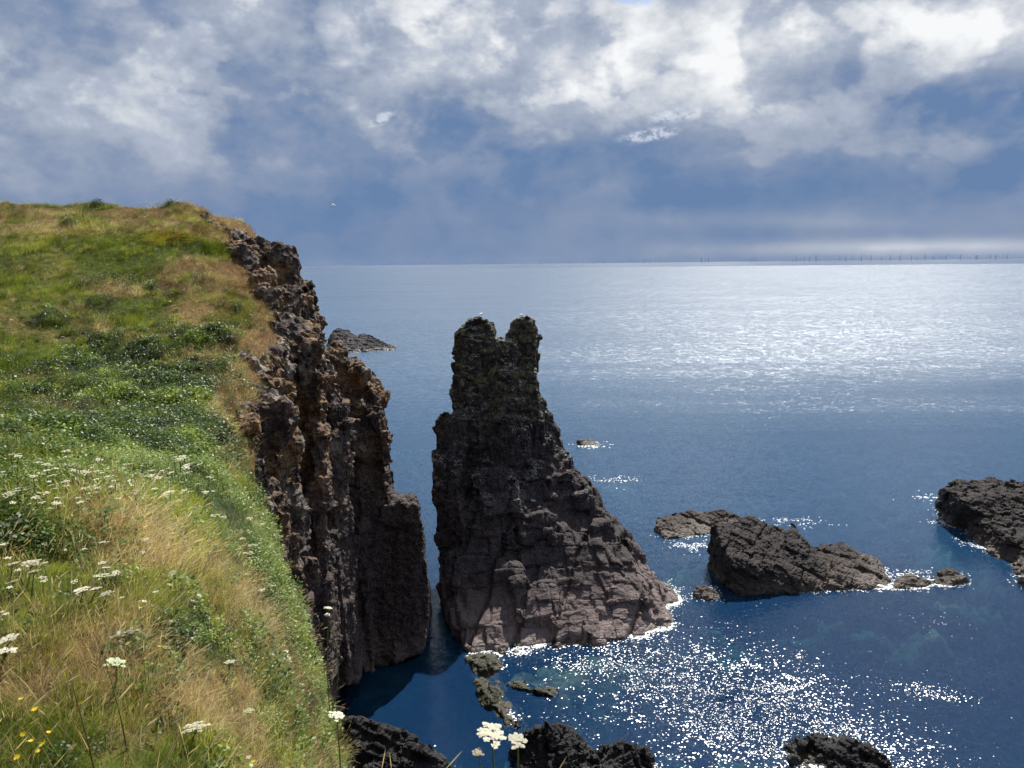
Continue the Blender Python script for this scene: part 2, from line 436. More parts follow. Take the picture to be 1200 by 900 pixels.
# near points matter at a finer scale: work in a stretched radial space
def _warp(X, Y):
    r = np.sqrt(X * X + Y * Y) + 1e-6
    k = np.log1p(r / 3.0) * 10 / r
    return X * k, Y * k
_wx, _wy = _warp(_P[:, 0], _P[:, 1]); _W = np.stack([_wx, _wy], 1)
_D = ((_W[:, None] - _W[None]) ** 2).sum(-1)
_A = np.zeros((_n + 3, _n + 3)); _A[:_n, :_n] = _tps(_D) + np.eye(_n) * 0.3
_A[:_n, _n] = 1; _A[:_n, _n + 1:] = _W; _A[_n, :_n] = 1; _A[_n + 1:, :_n] = _W.T
_sol = np.linalg.solve(_A, np.concatenate([cpw[:, 2], [0, 0, 0]]))
EDGE = np.array([(-40, 34), (-22, 16), (-10, 6), (-4, 3.0), (0, 0.6), (1, .05), (2, -.32), (3, -.80), (4, -1.24), (5, -1.6), (6, -2.02), (9, -3.0), (13, -4.65), (20, -7.5), (24, -8.8),
                 (32, -10.7), (37, -11.9), (41, -12.7), (47, -14.7), (52, -17.6), (56, -20.4), (60, -22.8), (70, -24), (80, -26), (120, -45), (170, -90)], float)
def edge_x(Y): return np.interp(Y, EDGE[:, 0], EDGE[:, 1])
def terrain(X, Y):
    X = np.asarray(X, float); Y = np.asarray(Y, float); sh = X.shape
    X = X.ravel(); Y = Y.ravel(); z = np.zeros(len(X))
    Yc = Y
    for a in range(0, len(X), 200000):
        wx, wy = _warp(X[a:a + 200000], Yc[a:a + 200000])
        d = (wx[:, None] - _W[None, :, 0]) ** 2 + (wy[:, None] - _W[None, :, 1]) ** 2
        z[a:a + 200000] = _tps(d) @ _sol[:_n] + _sol[_n] + wx * _sol[_n + 1] + wy * _sol[_n + 2]
    # lumps
    r = np.hypot(X, Y)
    P = np.stack([X, Y, X * 0], 1)
    z = z + fbm(P * 1.1, 3, 3) * 0.10 * smooth(1, 6, r) + fbm(P * 0.28, 9, 3) * 0.32 * smooth(8, 25, r)
    # brow rolls over towards the cliff edge
    s = edge_x(Y) + 0.35 * fbm(np.stack([X * 0, Y * 0.5, X * 0], 1), 21, 3) * smooth(5, 20, Y) - X
    q = np.clip(0.9 - s, 0, None)
    z = z - np.where(q > 0, q * q * (1.15 + 0.6 * smooth(12, 4, Y)), 0)
    return z.reshape(sh)
def edge_s(X, Y): return edge_x(Y) - X

def ray_ground(px, py, h=0.0, t1=90):
    r = ray(px, py); ts = np.concatenate([np.arange(1.2, 12, .02), np.arange(12, t1, .1)])
    X, Y, Z = r.x * ts, r.y * ts, EYE + r.z * ts
    g = terrain(X, Y) + h
    hit = np.nonzero(Z < g)[0]
    if len(hit) == 0: return None
    k = hit[0]
    return Vector((X[k], Y[k], Z[k]))
# ------------------------------------------------------------------ ground sheet
def axis(a0, a1, f, fine=None):
    out = [a0]
    while out[-1] < a1: out.append(out[-1] + f(out[-1]))
    return np.array(out)
ys = axis(-12, 110, lambda y: 0.05 + 0.011 * abs(y - 1.5) if y > -1 else 0.5)
ts_ = axis(-1.75, 75, lambda t: 0.06 + 0.03 * max(t, 0))        # distance inland from the brow
YY, TT = np.meshgrid(ys, ts_, indexing='ij')
TT = np.where(TT < 0, TT * (1 - .74 * smooth(12, 22, YY)), TT)
XX = edge_x(YY) - TT
ZZ = terrain(XX, YY)
n0, n1_ = YY.shape
idx = np.arange(n0 * n1_).reshape(n0, n1_)
Fq = np.stack([idx[:-1, :-1], idx[1:, :-1], idx[1:, 1:], idx[:-1, 1:]], -1).reshape(-1, 4)
gme = np_mesh('headland_ground', np.stack([XX, YY, ZZ], -1).reshape(-1, 3), Fq)
gme.polygons.foreach_set('use_smooth', np.ones(len(gme.polygons), bool))

# plant cover: which plants grow where (photo pixel, radius, weight) -> looked up by world position
# kinds: 0 green grass, 1 straw grass, 2 dark leafy herbs, 3 blue-green leafy herbs, 4 brown low heath, 5 bright yellow-green
COVER = [
    (1, 150, 860, 150, 60, .5), (1, 260, 800, 90, 70, 1.2), (1, 330, 780, 55, 90, 1.1), (1, 200, 730, 70, 40, .6), (1, 110, 700, 70, 30, .8), (1, 130, 640, 40, 60, .9), (1, 175, 640, 30, 40, .9),
    (1, 260, 670, 60, 50, .8), (1, 60, 620, 60, 18, .8), (1, 30, 800, 60, 40, .5), (1, 300, 885, 80, 40, 1.2), (1, 60, 730, 60, 40, .2),
    (0, 30, 870, 100, 50, 1.1), (0, 180, 890, 160, 24, 1.2), (0, 60, 760, 80, 60, 1.3), (0, 40, 690, 70, 50, .6), (5, 200, 620, 50, 40, .9), (0, 60, 690, 90, 60, .9), (0, 180, 690, 60, 30, .5), (0, 220, 700, 40, 40, .3),
    (2, 30, 690, 50, 60, .9), (2, 215, 755, 25, 30, 1.5), (2, 245, 745, 22, 30, 1.5), (2, 105, 640, 25, 25, .9), (2, 140, 690, 12, 14, 1.6), (2, 270, 705, 40, 26, .4), (2, 60, 660, 60, 30, .6),
    (3, 325, 640, 45, 90, 2.4), (3, 350, 750, 34, 110, 3.0), (3, 250, 600, 60, 40, 1.1), (3, 300, 600, 50, 45, 1.5), (3, 120, 570, 200, 30, 1.0), (3, 200, 560, 120, 30, 1.0), (3, 30, 570, 100, 30, .8), (3, 370, 840, 22, 40, .9),
    (0, 100, 560, 250, 30, .7), (5, 345, 660, 20, 70, .8), (5, 365, 800, 16, 60, .9), (5, 220, 650, 30, 30, .5), (5, 90, 610, 80, 14, .6), (5, 375, 720, 14, 60, .5),
    (2, 190, 470, 110, 60, 2.8), (2, 60, 500, 120, 35, 1.1), (2, 230, 520, 60, 30, 1.3), (2, 230, 405, 60, 50, 1.4), (2, 100, 440, 100, 20, .7), (2, 190, 360, 60, 14, .3), (2, 120, 330, 60, 12, .25),
    (0, 60, 440, 150, 60, .7), (0, 60, 340, 180, 70, 1.2), (0, 180, 340, 100, 50, .7), (5, 90, 310, 150, 40, .3), (1, 100, 360, 160, 60, .5), (2, 60, 370, 60, 16, .6), (2, 200, 385, 30, 10, .6), (5, 60, 420, 120, 30, .5), (5, 195, 278, 45, 9, 1.3), (0, 130, 290, 120, 20, .9),
    (1, 60, 262, 150, 12, 1.4), (4, 100, 250, 200, 8, 1.2), (1, 230, 262, 50, 12, 1.0), (4, 255, 265, 40, 18, 1.6), (4, 250, 310, 40, 40, 1.3), (1, 240, 350, 60, 50, 1.1), (4, 290, 320, 30, 60, 1.9), (4, 285, 400, 22, 60, 1.4), (1, 265, 400, 30, 60, 1.1),
    (4, 285, 500, 22, 50, 1.4), (1, 270, 480, 22, 60, 1.2), (1, 110, 470, 70, 14, .5), (4, 60, 480, 60, 14, .5), (1, 230, 430, 40, 14, .6), (1, 30, 455, 50, 12, .6), (4, 220, 320, 60, 20, .5), (0, 175, 255, 80, 8, .3),
    (4, 160, 640, 26, 60, .5), (4, 260, 650, 30, 40, .5),
]
def cover(X, Y, Z, noise_amp=0.8):
    px, py = project(np.stack([X, Y, Z], -1))
    px = np.clip(px, -250, 1300); py = np.clip(py, 236, 960)
    d = np.sqrt(X * X + Y * Y)
    W = np.zeros((6, len(X))); W[0] += .34; W[1] += .17; W[4] += .10; W[5] += .06; W[2] += .07
    for k, cx, cy, rx, ry, a in COVER:
        W[k] += a * np.exp(-((px - cx) / rx) ** 2 - ((py - cy) / ry) ** 2)
    sc_ = np.maximum(d, 2)[:, None]
    P = np.stack([X, Y, Z], -1)
    for k in range(6):
        nn = fbm(P * 1.6, 50 + k, 3) * smooth(16, 6, d) + fbm(P * .42, 70 + k, 4) * smooth(6, 16, d)
        W[k] *= np.exp(2.2 * noise_amp * nn)
    return W / W.sum(0)
VX, VY, VZ = XX.ravel(), YY.ravel(), ZZ.ravel()
Wc = cover(VX, VY, VZ)
GC = np.array([(.060, .085, .014), (.165, .115, .045), (.020, .034, .010), (.030, .055, .022), (.150, .085, .040), (.095, .105, .018)])
Wk = Wc ** 2; Wk /= Wk.sum(0)
vc = Wk.T @ GC
brow_lump = smooth(1.6, .2, TT.ravel()) * smooth(16, 24, YY.ravel())
at_ = gme.attributes.new('cover', 'FLOAT_COLOR', 'POINT')
at_.data.foreach_set('color', np.concatenate([vc, np.ones((len(vc), 1))], 1).astype(np.float32).ravel())
set_attr(gme, 'brow', smooth(0.9, -0.3, TT.ravel()) * smooth(14, 24, YY.ravel()))
m, t = mat_new('turf_ground')
o_ = t.new('ShaderNodeOutputMaterial'); p_ = t.new('ShaderNodeBsdfPrincipled'); t.l.new(p_.outputs[0], o_.inputs[0])
a_ = t.new('ShaderNodeAttribute', attribute_name='cover'); b_ = t.new('ShaderNodeAttribute', attribute_name='brow')
pos = t.new('ShaderNodeNewGeometry').outputs['Position']
n2 = t.noise(pos, 5, 5, .65); n3 = t.noise(pos, 28, 3, .6)
c_ = t.mix(1.0, a_.outputs['Color'], t.mix(t.step(n2, .35, .65), (.45, .45, .45), (1.1, 1.05, .95)), 'MULTIPLY')
c_ = t.mix(t.m('MULTIPLY', b_.outputs['Fac'], t.step(n2, .38, .55)), c_, t.mix(n3, (.10, .055, .030), (.27, .15, .075)))
t.l.new(c_, p_.inputs['Base Color']); p_.inputs['Roughness'].default_value = .95; p_.inputs['Specular IOR Level'].default_value = .1
bp = t.new('ShaderNodeBump'); t.put(bp.inputs['Strength'], .8); t.put(bp.inputs['Distance'], .12); t.put(bp.inputs['Height'], t.m('ADD', n2, t.m('MULTIPLY', n3, .4))); t.l.new(bp.outputs[0], p_.inputs['Normal'])
ground = tag(link('headland_ground', gme, m), kind='structure')

# ------------------------------------------------------------------ cliff of the headland
# brow point (Y) -> foot of the cliff
SEC = [(-30, (34, 12)), (-12, (20, 30)), (0, (8, 35)), (2, (0, 37)), (4, (-5, 38)), (9, (-9, 39)), (15, (-11, 39.5)), (22, (-12.6, 40)),
       (27, (-12.9, 42)), (32, (-12.6, 44.5)), (36, (-12.9, 47)), (40, (-12.6, 50)), (44, (-12.6, 53)), (48, (-11.8, 56)), (51, (-12.4, 59)), (54, (-14.5, 62)), (58, (-17, 66)), (66, (-20, 73)), (80, (-24, 86)), (118, (-42, 122))]
def brow(Y, inset=0.45, dz=-0.35):
    if Y < 17: inset, dz = 1.5, -2.2
    else: inset, dz = .30, -.75
    x = float(edge_x(Y)) - inset
    z = float(terrain(np.array([x]), np.array([float(Y)]))[0])
    return Vector((x, Y, z + dz))
def wall_hulls(i0, i1):
    H = []
    for i in range(i0, i1):
        (ya, fa), (yb, fb) = SEC[i], SEC[i + 1]
        A, B = brow(ya), brow(yb)
        # belly of the wall: a little outside the straight line from brow to foot
        fa3, fb3 = Vector((*fa, -3)), Vector((*fb, -3))
        va = (0, 0, -1.5) if ya < 20 else (.7, 0, 1.6); vb = (0, 0, -1.5) if yb < 20 else (.7, 0, 1.6)
        ma = A.lerp(fa3, .45) + Vector(va); mb = B.lerp(fb3, .45) + Vector(vb)
        inn = Vector((-7, 0, -2.2)); inb = Vector((-7, 0, 0))
        H.append([A, B, ma, mb, A + inn, B + inn, ma + inb, mb + inb])
        H.append([ma, mb, fa3, fb3, ma + inb, mb + inb, fa3 + inb, fb3 + inb])
    return H
rr = random.Random(5)
H = wall_hulls(6, len(SEC) - 3)
# ribs and pillars standing out of the wall (top pixel, forward distance, bottom pixel, half width, depth)
def rib(px, py, d, h, hw, dep, lean=(0, 0), foot=1.25):
    T = at(px, py, d); B = Vector((T.x + lean[0], T.y + lean[1], T.z - h))
    pts = []
    for a in (-1, 1):
        for b in (-1, 1):
            pts.append(T + Vector((a * hw * rr.uniform(.7, 1), b * dep * rr.uniform(.7, 1), rr.uniform(-.5, .2))))
            pts.append(B + Vector((a * hw * foot, b * dep * foot, 0)))
    return pts
for a in [(300, 500, 35, 18, .9, 1.2, (.4, 0)), (322, 470, 38, 20, .8, 1.3, (.4, .5)), (352, 500, 44, 16, .9, 1.3, (.3, .5)), (345, 400, 45, 20, 1.0, 1.3, (.5, .6)),
          (372, 430, 50, 22, 1.0, 1.3, (.2, .6)), (386, 470, 51, 20, .8, 1.2, (.3, .6)), (330, 345, 50, 16, 1.2, 1.4, (1.0, .8)), (352, 345, 54, 22, 1.0, 1.6, (1.2, .8)), (362, 372, 53, 20, .8, 1.4, (.8, .6)),
          (310, 300, 55, 14, 1.4, 1.6, (1.5, .8)), (335, 318, 56, 20, 1.2, 1.6, (1.5, .8)), (350, 335, 57, 20, 1.0, 1.6, (1.0, .5)), (288, 275, 57, 12, 1.4, 1.6, (2, .8)), (318, 560, 37, 14, .8, 1.1, (.3, .3)), (362, 590, 45, 10, .8, 1.2, (.2, .4))]:
    H.append(rib(*a))
# slabs of bare rock breaking through along the brow
for _ in range(170):
    y_ = rr.uniform(28, 58); s_ = rr.uniform(-.6, -.05) if y_ < 45 else rr.uniform(-.6, .7)
    x_ = float(edge_x(y_)) - s_; z_ = float(terrain(np.array([x_]), np.array([y_]))[0])
    q_ = rr.uniform(.25, .55 + .45 * min(1, max(0, (y_ - 30) / 20)))
    H.append(block((x_, y_, z_ - .22 * q_), (q_ * 1.2, q_ * rr.uniform(.8, 1.8), q_ * rr.uniform(.5, .9)), (rr.uniform(-.3, .3), rr.uniform(.1, .7), rr.uniform(-.6, .6)), .3, rr))
# big buttress right of the wall: leaning slab with a block on top and an overhanging nose
def P3(l, d): return [at(x, y, d + (e[0] if e else 0)) for x, y, *e in l]
H.append(prism(P3([(392, 408, 1), (412, 440), (420, 470), (405, 470, -1), (400, 600, -2), (385, 600, -3), (380, 420, -1)], 57), 6, .9, (-1, 0)))
H.append(prism(P3([(402, 428, 0), (418, 424, 0), (428, 438, 0), (424, 458, 0), (404, 470, 0)], 56.5), 4, .85, (-.3, 0)))
H.append(prism(P3([(404, 470, 0), (424, 446, 1.5), (440, 458, 1.5), (450, 480, 1), (448, 500, 0), (430, 500, -1.0)], 56.5), 6, .85, (-.8, 0)))
H.append(prism(P3([(432, 470, .5), (447, 476, 1), (461, 518, 0.5), (458, 520, 0), (447, 508, 0)], 56.3), 4, .8, (-.8, 0)))
H.append(prism(P3([(405, 470, 0), (440, 480, 0), (454, 520, 0), (457, 560, 0), (464, 600, 0), (468, 700, -1), (468, 780, -1.5), (432, 790, -1.5), (408, 640, -1), (398, 560, -.5)], 56), 7, .95, (-1, 0)))
H.append(prism(P3([(396, 560, 0), (425, 545, 0), (432, 640, -.5), (440, 790, -2.5), (395, 792, -2.5), (372, 690, -1)], 55.2), 5, .95, (-.6, 0)))
H.append([sea(383, 792, -2), sea(440, 784, -2), sea(497, 770, -2), sea(497, 745, -2), sea(383, 750, -2), sea(385, 768, 1.1) + Vector((0, 1.5, 0)), sea(438, 758, 1.2) + Vector((0, 1, 0)), sea(490, 748, 1.0) + Vector((0, 1, 0)), sea(480, 735, 1) + Vector((0, 2, 0)), sea(385, 740, 2) + Vector((0, 2, 0))])
# dark pillar standing in front of the buttress
PIL = [prism(P3([(447, 589, .4), (463, 584, .8), (490, 592, .5), (496, 610, .2), (497, 640, 0), (504, 690, 0), (505, 725, 0), (497, 768, 0), (462, 778, -.6), (440, 762, -.4), (437, 700, -.2), (444, 660, 0), (440, 610, .2)], 54.8), 5.0, .92, (-1.2, 0))]
PIL[0] += [sea(498, 765, -3), sea(450, 780, -3), sea(505, 735, -3)]
cme = hull_union(H + PIL, 0.14); print('cliff verts', len(cme.vertices))
FV = frame(0, 0); FD = frame(R(58), R(20)); FD2 = frame(R(30), R(-35))
up_amp = lambda co: 0.30 + 0.45 * smooth(16, 26, co[:, 2])
roughen(cme, [('f', lambda co: .25 + .45 * smooth(14, 21, co[:, 2]), (3.2, 3.2, 8), FV), ('b', lambda co: 0.75 * smooth(6, 14, co[:, 2]) + .22, (2.1, 2.3, 4.2), frame(R(7), R(25))),
              ('b', lambda co: .15 + .30 * smooth(13, 21, co[:, 2]), (1.1, 1.2, 1.9), frame(R(-9), R(-15)))], 3)
cme = remesh(cme, .125)
roughen(cme, [('b', lambda co: .06 + .16 * smooth(12, 21, co[:, 2]), (.55, .6, .75), frame(R(14), R(50))), ('r', .09, (.45, 1.4, .45), FD), ('b', .06, (.4, .4, .35), FD2), ('f', .04, (.5, .5, .5), FV)], 5)
cliff = tag(link('cliff', cme, M_CLIFF), kind='structure')
cme2 = hull_union(wall_hulls(0, 6) + wall_hulls(len(SEC) - 3, len(SEC) - 1), 0.45)
roughen(cme2, [('f', 0.8, (3, 3, 6), FV), ('v', .45, (1.7, 1.7, 3), FV), ('v', .25, (.9, .9, 1.2), FD2)], 8)
cliff2 = tag(link('cliff', cme2, M_CLIFF), kind='structure')

# ------------------------------------------------------------------ the sea stack
S = []
# twin-headed tower
S.append(prism(P3([(528, 402), (532, 390), (540, 384), (546, 374), (556, 370), (570, 371), (577, 382), (584, 402), (590, 440), (594, 500), (572, 510), (532, 500), (529, 450)], 70), 5, .8, (.5, -.5)))
S.append(prism(P3([(590, 404, .8), (596, 388, 1), (600, 376, 1), (608, 370, 1), (620, 374, 1), (629, 390, 1), (630, 420, .6), (632, 450, .6), (634, 500), (600, 520)], 70.3), 4, .8, (.3, -.5)))
S.append(prism(P3([(534, 440, 0), (572, 402, .3), (599, 398, .8), (628, 440, .8), (636, 480, .8), (640, 500, .6), (632, 540, 0), (600, 558, -1.2), (560, 552, -1.0), (536, 548, 0), (531, 500, .3)], 70), 6, .9, (0, 0)))
S.append(prism(P3([(560, 500, -.6), (585, 492, -1.2), (621, 490, -.6), (624, 540, -.5), (600, 560, -1.2), (566, 552, -1.2)], 69.6), 3, .9))
S.append(prism(P3([(600, 455), (640, 470, 1), (645, 500, 1), (640, 560), (600, 560)], 71), 5, .85))
# left shoulder
S.append(prism(P3([(507, 492, .5), (513, 486, .5), (526, 482, 0), (540, 486, 0), (545, 600, -1), (548, 745, -6), (524, 735, -4), (518, 690, -2.5), (514, 640, -1), (508, 560, 0)], 68.5), 5, .8, (.6, 0)))
def W(px, py, z):   # pixel ray met at height z
    return sea(px, py, z)
# sloping lower body
base = [W(544, 772, -.2), W(600, 768, -.2), W(700, 757, -.2), W(782, 746, -.2), W(792, 708, -.2)]
lowb = [p + Vector((0.6 if p.x > 5 else -.2, -1.2, -2.8)) for p in base]
top = [at(536, 548, 70), at(560, 552, 69), at(600, 556, 69.5), at(640, 500, 72), at(646, 505, 74), at(560, 540, 76), at(532, 545, 73)]
mid = [at(524, 700, 62.5), at(519, 640, 66), at(537, 742, 58)]
backf = [Vector((9, 76, -3)), Vector((-4, 76, -3)), Vector((16, 68, -3)), Vector((-5.3, 64, -3))]
S.append(base + lowb + [at(536, 600, 67), at(560, 590, 66.6), at(640, 590, 67.5), at(700, 592, 70), at(745, 648, 67.5)] + mid + backf)
S.append(top + [at(536, 610, 66.5), at(570, 600, 66.2), at(640, 610, 66.8), at(700, 610, 69.5), at(690, 576, 71.5), at(660, 532, 73), at(520, 620, 67)] + backf)
# right ridge blocks along the skyline
for (x0, y0, x1, y1, d, th) in [(634, 468, 650, 505, 72.5, 3), (645, 498, 664, 534, 72, 3), (655, 520, 684, 572, 71, 3.4), (676, 560, 706, 604, 70, 3.4), (698, 592, 735, 640, 68.8, 3.2), (728, 632, 765, 682, 67.5, 2.8)]:
    S.append(prism(P3([(x0 - 12, y0 + 6, 0), (x0, y0, .8), (x1, y1, .8), (x1 - 10, y1 + 26, -.6), (x0 - 22, y0 + 34, -.6)], d), th, .85))
# ledges and slabs lying on the slope
for pts, d, th in [
    ([(603, 608, 0), (640, 598, .6), (662, 622, .3), (664, 648, -.8), (640, 652, -1.6), (612, 636, -1.2)], 66.0, 3.0),
    ([(553, 560, 0), (585, 552, 0), (612, 570, -.4), (616, 600, -1.2), (590, 616, -1.8), (556, 606, -1.2)], 67.6, 3.0),
    ([(536, 596, 0), (575, 590, 0), (600, 616, -.6), (604, 650, -1.6), (570, 662, -2.2), (536, 652, -1.6)], 65.8, 3.0),
    ([(640, 560, 0), (668, 552, 1), (690, 580, 1), (688, 604, 0), (650, 606, -.8)], 69.2, 3.0),
    ([(684, 622, 0), (712, 612, 1), (722, 640, .6), (716, 664, -.4), (692, 656, -.6)], 67.2, 2.6),
    ([(622, 530, 0), (645, 515, .6), (662, 548, .6), (650, 572, -.6), (622, 566, -.8)], 70.4, 3.0),
    ([(528, 650, 0), (570, 642, 0), (612, 664, -.6), (620, 684, -1.5), (560, 704, -2.2), (527, 690, -1.4)], 63.2, 2.6),
    ([(660, 700, 0), (720, 690, 1), (765, 706, 1.5), (784, 738, 0), (720, 742, -.8), (668, 730, -.6)], 61.6, 2.0)]:
    S.append(prism(P3(pts, d - 1.1), th, .9))
sme = hull_union(S, 0.17)
FS = frame(R(28), R(12))
tow = lambda co: smooth(9, 13, co[:, 2])
low_ = lambda a: (lambda co: a * (1 - tow(co)))
hi_ = lambda a: (lambda co: a * tow(co))
FJ = frame(0, R(-22)); FK = frame(R(-18), R(70))
BED = frame(R(-33), R(104))
roughen(sme, [('f', lambda co: .30 - .1 * tow(co), (4, 4, 4), FV), ('b', low_(.68), (3.3, 3.9, 2.3), BED), ('b', hi_(.42), (1.8, 1.8, 3.6), frame(R(5), R(20))), ('s', hi_(.22), (1, 1, 2.3), frame(R(-16), R(10)))], 17)
sme = remesh(sme, .105)
roughen(sme, [('b', low_(.30), (1.7, 1.3, .8), frame(R(-38), R(96))), ('b', hi_(.24), (.8, .8, 1.2), frame(R(8), R(-20))), ('j', low_(.42), (2.9, 4.0, 4.0), FJ), ('r', hi_(.13), (.45, .45, 2.6), FV),
              ('b', .07, (.6, .45, .35), BED), ('f', .035, (.5, .5, .5), FV)], 19)
stack = tag(link('sea_stack', sme, M_STACK), 'tall dark twin-topped rock stack rising out of the water beside the cliff', 'sea stack')

# ------------------------------------------------------------------ low rocks in the water
def rock(name, label, hulls, mat, voxel=.14, seed=1, amp=1.0, group=None, fr=None, cat='rock'):
    me = hull_union(hulls, voxel)
    fr = fr if fr is not None else frame(R(25), R(rng.uniform(0, 180)))
    roughen(me, [('f', .22 * amp, (2.4, 2.4, 2.4), FV), ('b', .34 * amp, (2.3, 1.7, 1.1), fr), ('b', .16 * amp, (.9, .8, .5), fr), ('r', .06 * amp, (.4, 1.1, .4), fr), ('v', .045, (.36, .36, .36), fr), ('f', .03, (.25, .25, .25), FV)], seed)
    return tag(link(name, me, mat), label, cat, group)
def under(pts, dz=2.6, grow=1.05):
    c = sum(pts, Vector()) / len(pts)
    return [Vector((c.x + (p.x - c.x) * grow, c.y + (p.y - c.y) * grow, -dz)) for p in pts]
def slab(rim, crest):
    """rim: pixels on the waterline; crest: (px,py,height)"""
    r_ = [W(x, y, 0) for x, y in rim]
    return r_ + under(r_) + [W(x, y, h) for x, y, h in crest]
# main triangular rock
rock('shore_rock', 'large dark wedge-shaped rock right of the stack with foam along its front', [
    slab([(828, 660), (872, 699), (940, 696), (1000, 690), (950, 640), (870, 640)], [(838, 615, 4.6), (852, 652, 3.4), (868, 686, 1.0), (882, 605, 4.8), (925, 620, 3.4), (945, 640, 2.2), (975, 668, .8)]),
    slab([(930, 694), (1046, 690), (1030, 660), (960, 646)], [(948, 640, 1.6), (985, 634, 1.6), (1002, 652, 1.1), (1030, 676, .5), (960, 670, 1.2)]),
    slab([(835, 668), (874, 698), (900, 690), (880, 650)], [(834, 618, 4.2), (850, 612, 4.5), (862, 640, 3.6), (874, 680, 1.0)]),
    slab([(920, 640), (935, 636), (940, 650)], [(927, 613, 1.5), (934, 618, 1.0)])], M_ROCK, .13, 4, 1.0, fr=frame(R(20), R(-30)))
rock('shore_rock', 'flat brown rock slab just behind the wedge-shaped rock, awash on its near side', [
    slab([(768, 622), (780, 634), (830, 626), (868, 616), (850, 602)], [(768, 608, 1.0), (792, 599, 1.4), (815, 602, 1.0), (790, 618, .8)]),
    slab([(818, 618), (862, 624), (872, 610), (830, 602)], [(826, 600, 1.2), (848, 597, 1.5), (864, 603, 1.1)])], M_ROCK, .13, 6, .7)
rock('shore_rock', 'long low broken rock trailing off the right end of the wedge-shaped rock', [
    slab([(1044, 690), (1080, 690), (1096, 682), (1060, 672)], [(1052, 675, .6), (1072, 674, .8), (1088, 680, .4)]),
    slab([(1090, 684), (1112, 688), (1138, 682), (1118, 670)], [(1100, 669, .9), (1116, 666, 1.1), (1130, 676, .6)])], M_ROCK, .11, 9, .6)
rock('shore_rock', 'small round brown rock between the stack and the wedge-shaped rock', [
    slab([(811, 700), (836, 704), (848, 698), (832, 688)], [(815, 688, .7), (826, 685, .9), (838, 690, .7)])], M_ROCK, .10, 12, .5)
rock('shore_rock', 'big jagged black rock platform cut by the right edge of the photo', [
    slab([(1102, 592), (1104, 606), (1150, 622), (1240, 640), (1260, 590), (1150, 576)], [(1104, 570, 4.0), (1112, 564, 4.4), (1128, 590, 3.6), (1160, 562, 4.0), (1200, 567, 4.0), (1260, 570, 4.0), (1150, 596, 2.4)]),
    slab([(1132, 626), (1150, 640), (1175, 655), (1260, 680), (1280, 630), (1170, 606)], [(1134, 604, 2.0), (1150, 600, 2.8), (1200, 596, 3.6), (1260, 610, 3.6), (1180, 630, 2.0)]),
    slab([(1148, 640), (1190, 668), (1230, 690), (1270, 670), (1220, 640)], [(1160, 628, 1.0), (1200, 640, 1.2), (1250, 650, 1.4)]),
    slab([(1150, 580), (1165, 584), (1168, 576)], [(1157, 559, 3.0), (1161, 561, 2.6)]),
    slab([(1178, 580), (1196, 584), (1194, 576)], [(1184, 561, 3.1), (1192, 564, 2.8)])], M_ROCK, .15, 15, 1.15, fr=frame(R(35), R(40)))
rock('shore_rock', 'flat brown rock awash in foam at the left foot of the black platform', [
    slab([(1108, 606), (1116, 614), (1128, 614), (1130, 604)], [(1110, 604, .5), (1118, 601, .7), (1126, 604, .5)])], M_ROCK, .12, 18, .4)
rock('shore_rock', 'two low brown rocks at the right edge of the photo below the black platform', [
    slab([(1184, 668), (1194, 676), (1212, 676), (1206, 664)], [(1190, 663, .7), (1202, 662, .8)]),
    slab([(1190, 680), (1200, 688), (1230, 694), (1225, 676)], [(1196, 675, .8), (1215, 676, .9)])], M_ROCK, .12, 21, .5)
rock('shore_rock', 'tiny flat rock with foam in open water right of the stack tower', [
    slab([(675, 519), (686, 523), (704, 521), (696, 516)], [(676, 515, .9), (688, 514, .8), (698, 517, .4)])], M_ROCK, .18, 24, .5)
rock('distant_skerry', 'dark rugged skerry far out between the cliff and the stack', [
    slab([(382, 408), (400, 414), (430, 413), (420, 404), (384, 404)], [(388, 390, 4.6), (396, 384, 6.6), (406, 386, 6.2), (413, 391, 5.0), (418, 394, 4.0), (390, 395, 4)]),
    slab([(415, 413), (448, 411), (452, 406), (420, 405)], [(419, 393, 4.6), (425, 390, 5.2), (448, 400, 2.6), (450, 404, 1.6)]),
    slab([(445, 411), (462, 411), (465, 408), (450, 405)], [(450, 402, 1.8), (456, 404, 1.5), (463, 407, .7)])], M_FAR, .30, 27, 1.3, fr=frame(R(10), 0))
rock('foreground_rock', 'jagged black rock at the cliff foot, left of the tall cream umbels', [
    slab([(392, 880), (400, 905), (520, 905), (505, 884), (440, 860)], [(398, 856, 1.4), (412, 846, 2.0), (430, 858, 1.2), (455, 856, 1.1), (476, 864, 1.0), (500, 882, .6), (410, 880, 1.3)]),
    slab([(440, 890), (440, 930), (530, 930), (515, 895)], [(452, 872, 1.0), (478, 872, 1.3), (505, 890, .9)])], M_BLACK, .085, 30, 1.5, fr=frame(R(50), R(60)))
rock('foreground_rock', 'jagged black rock by the bottom edge of the photo behind the cream umbels', [
    slab([(598, 880), (610, 920), (700, 930), (705, 890), (660, 862)], [(612, 860, 1.6), (640, 846, 2.6), (655, 852, 2.2), (676, 868, 1.4), (700, 884, .9)]),
    slab([(690, 890), (700, 930), (780, 930), (762, 892), (730, 884)], [(700, 874, 1.0), (725, 882, .9), (745, 872, 1.5), (758, 888, .9)])], M_BLACK, .085, 33, 1.5, fr=frame(R(50), R(-60)))
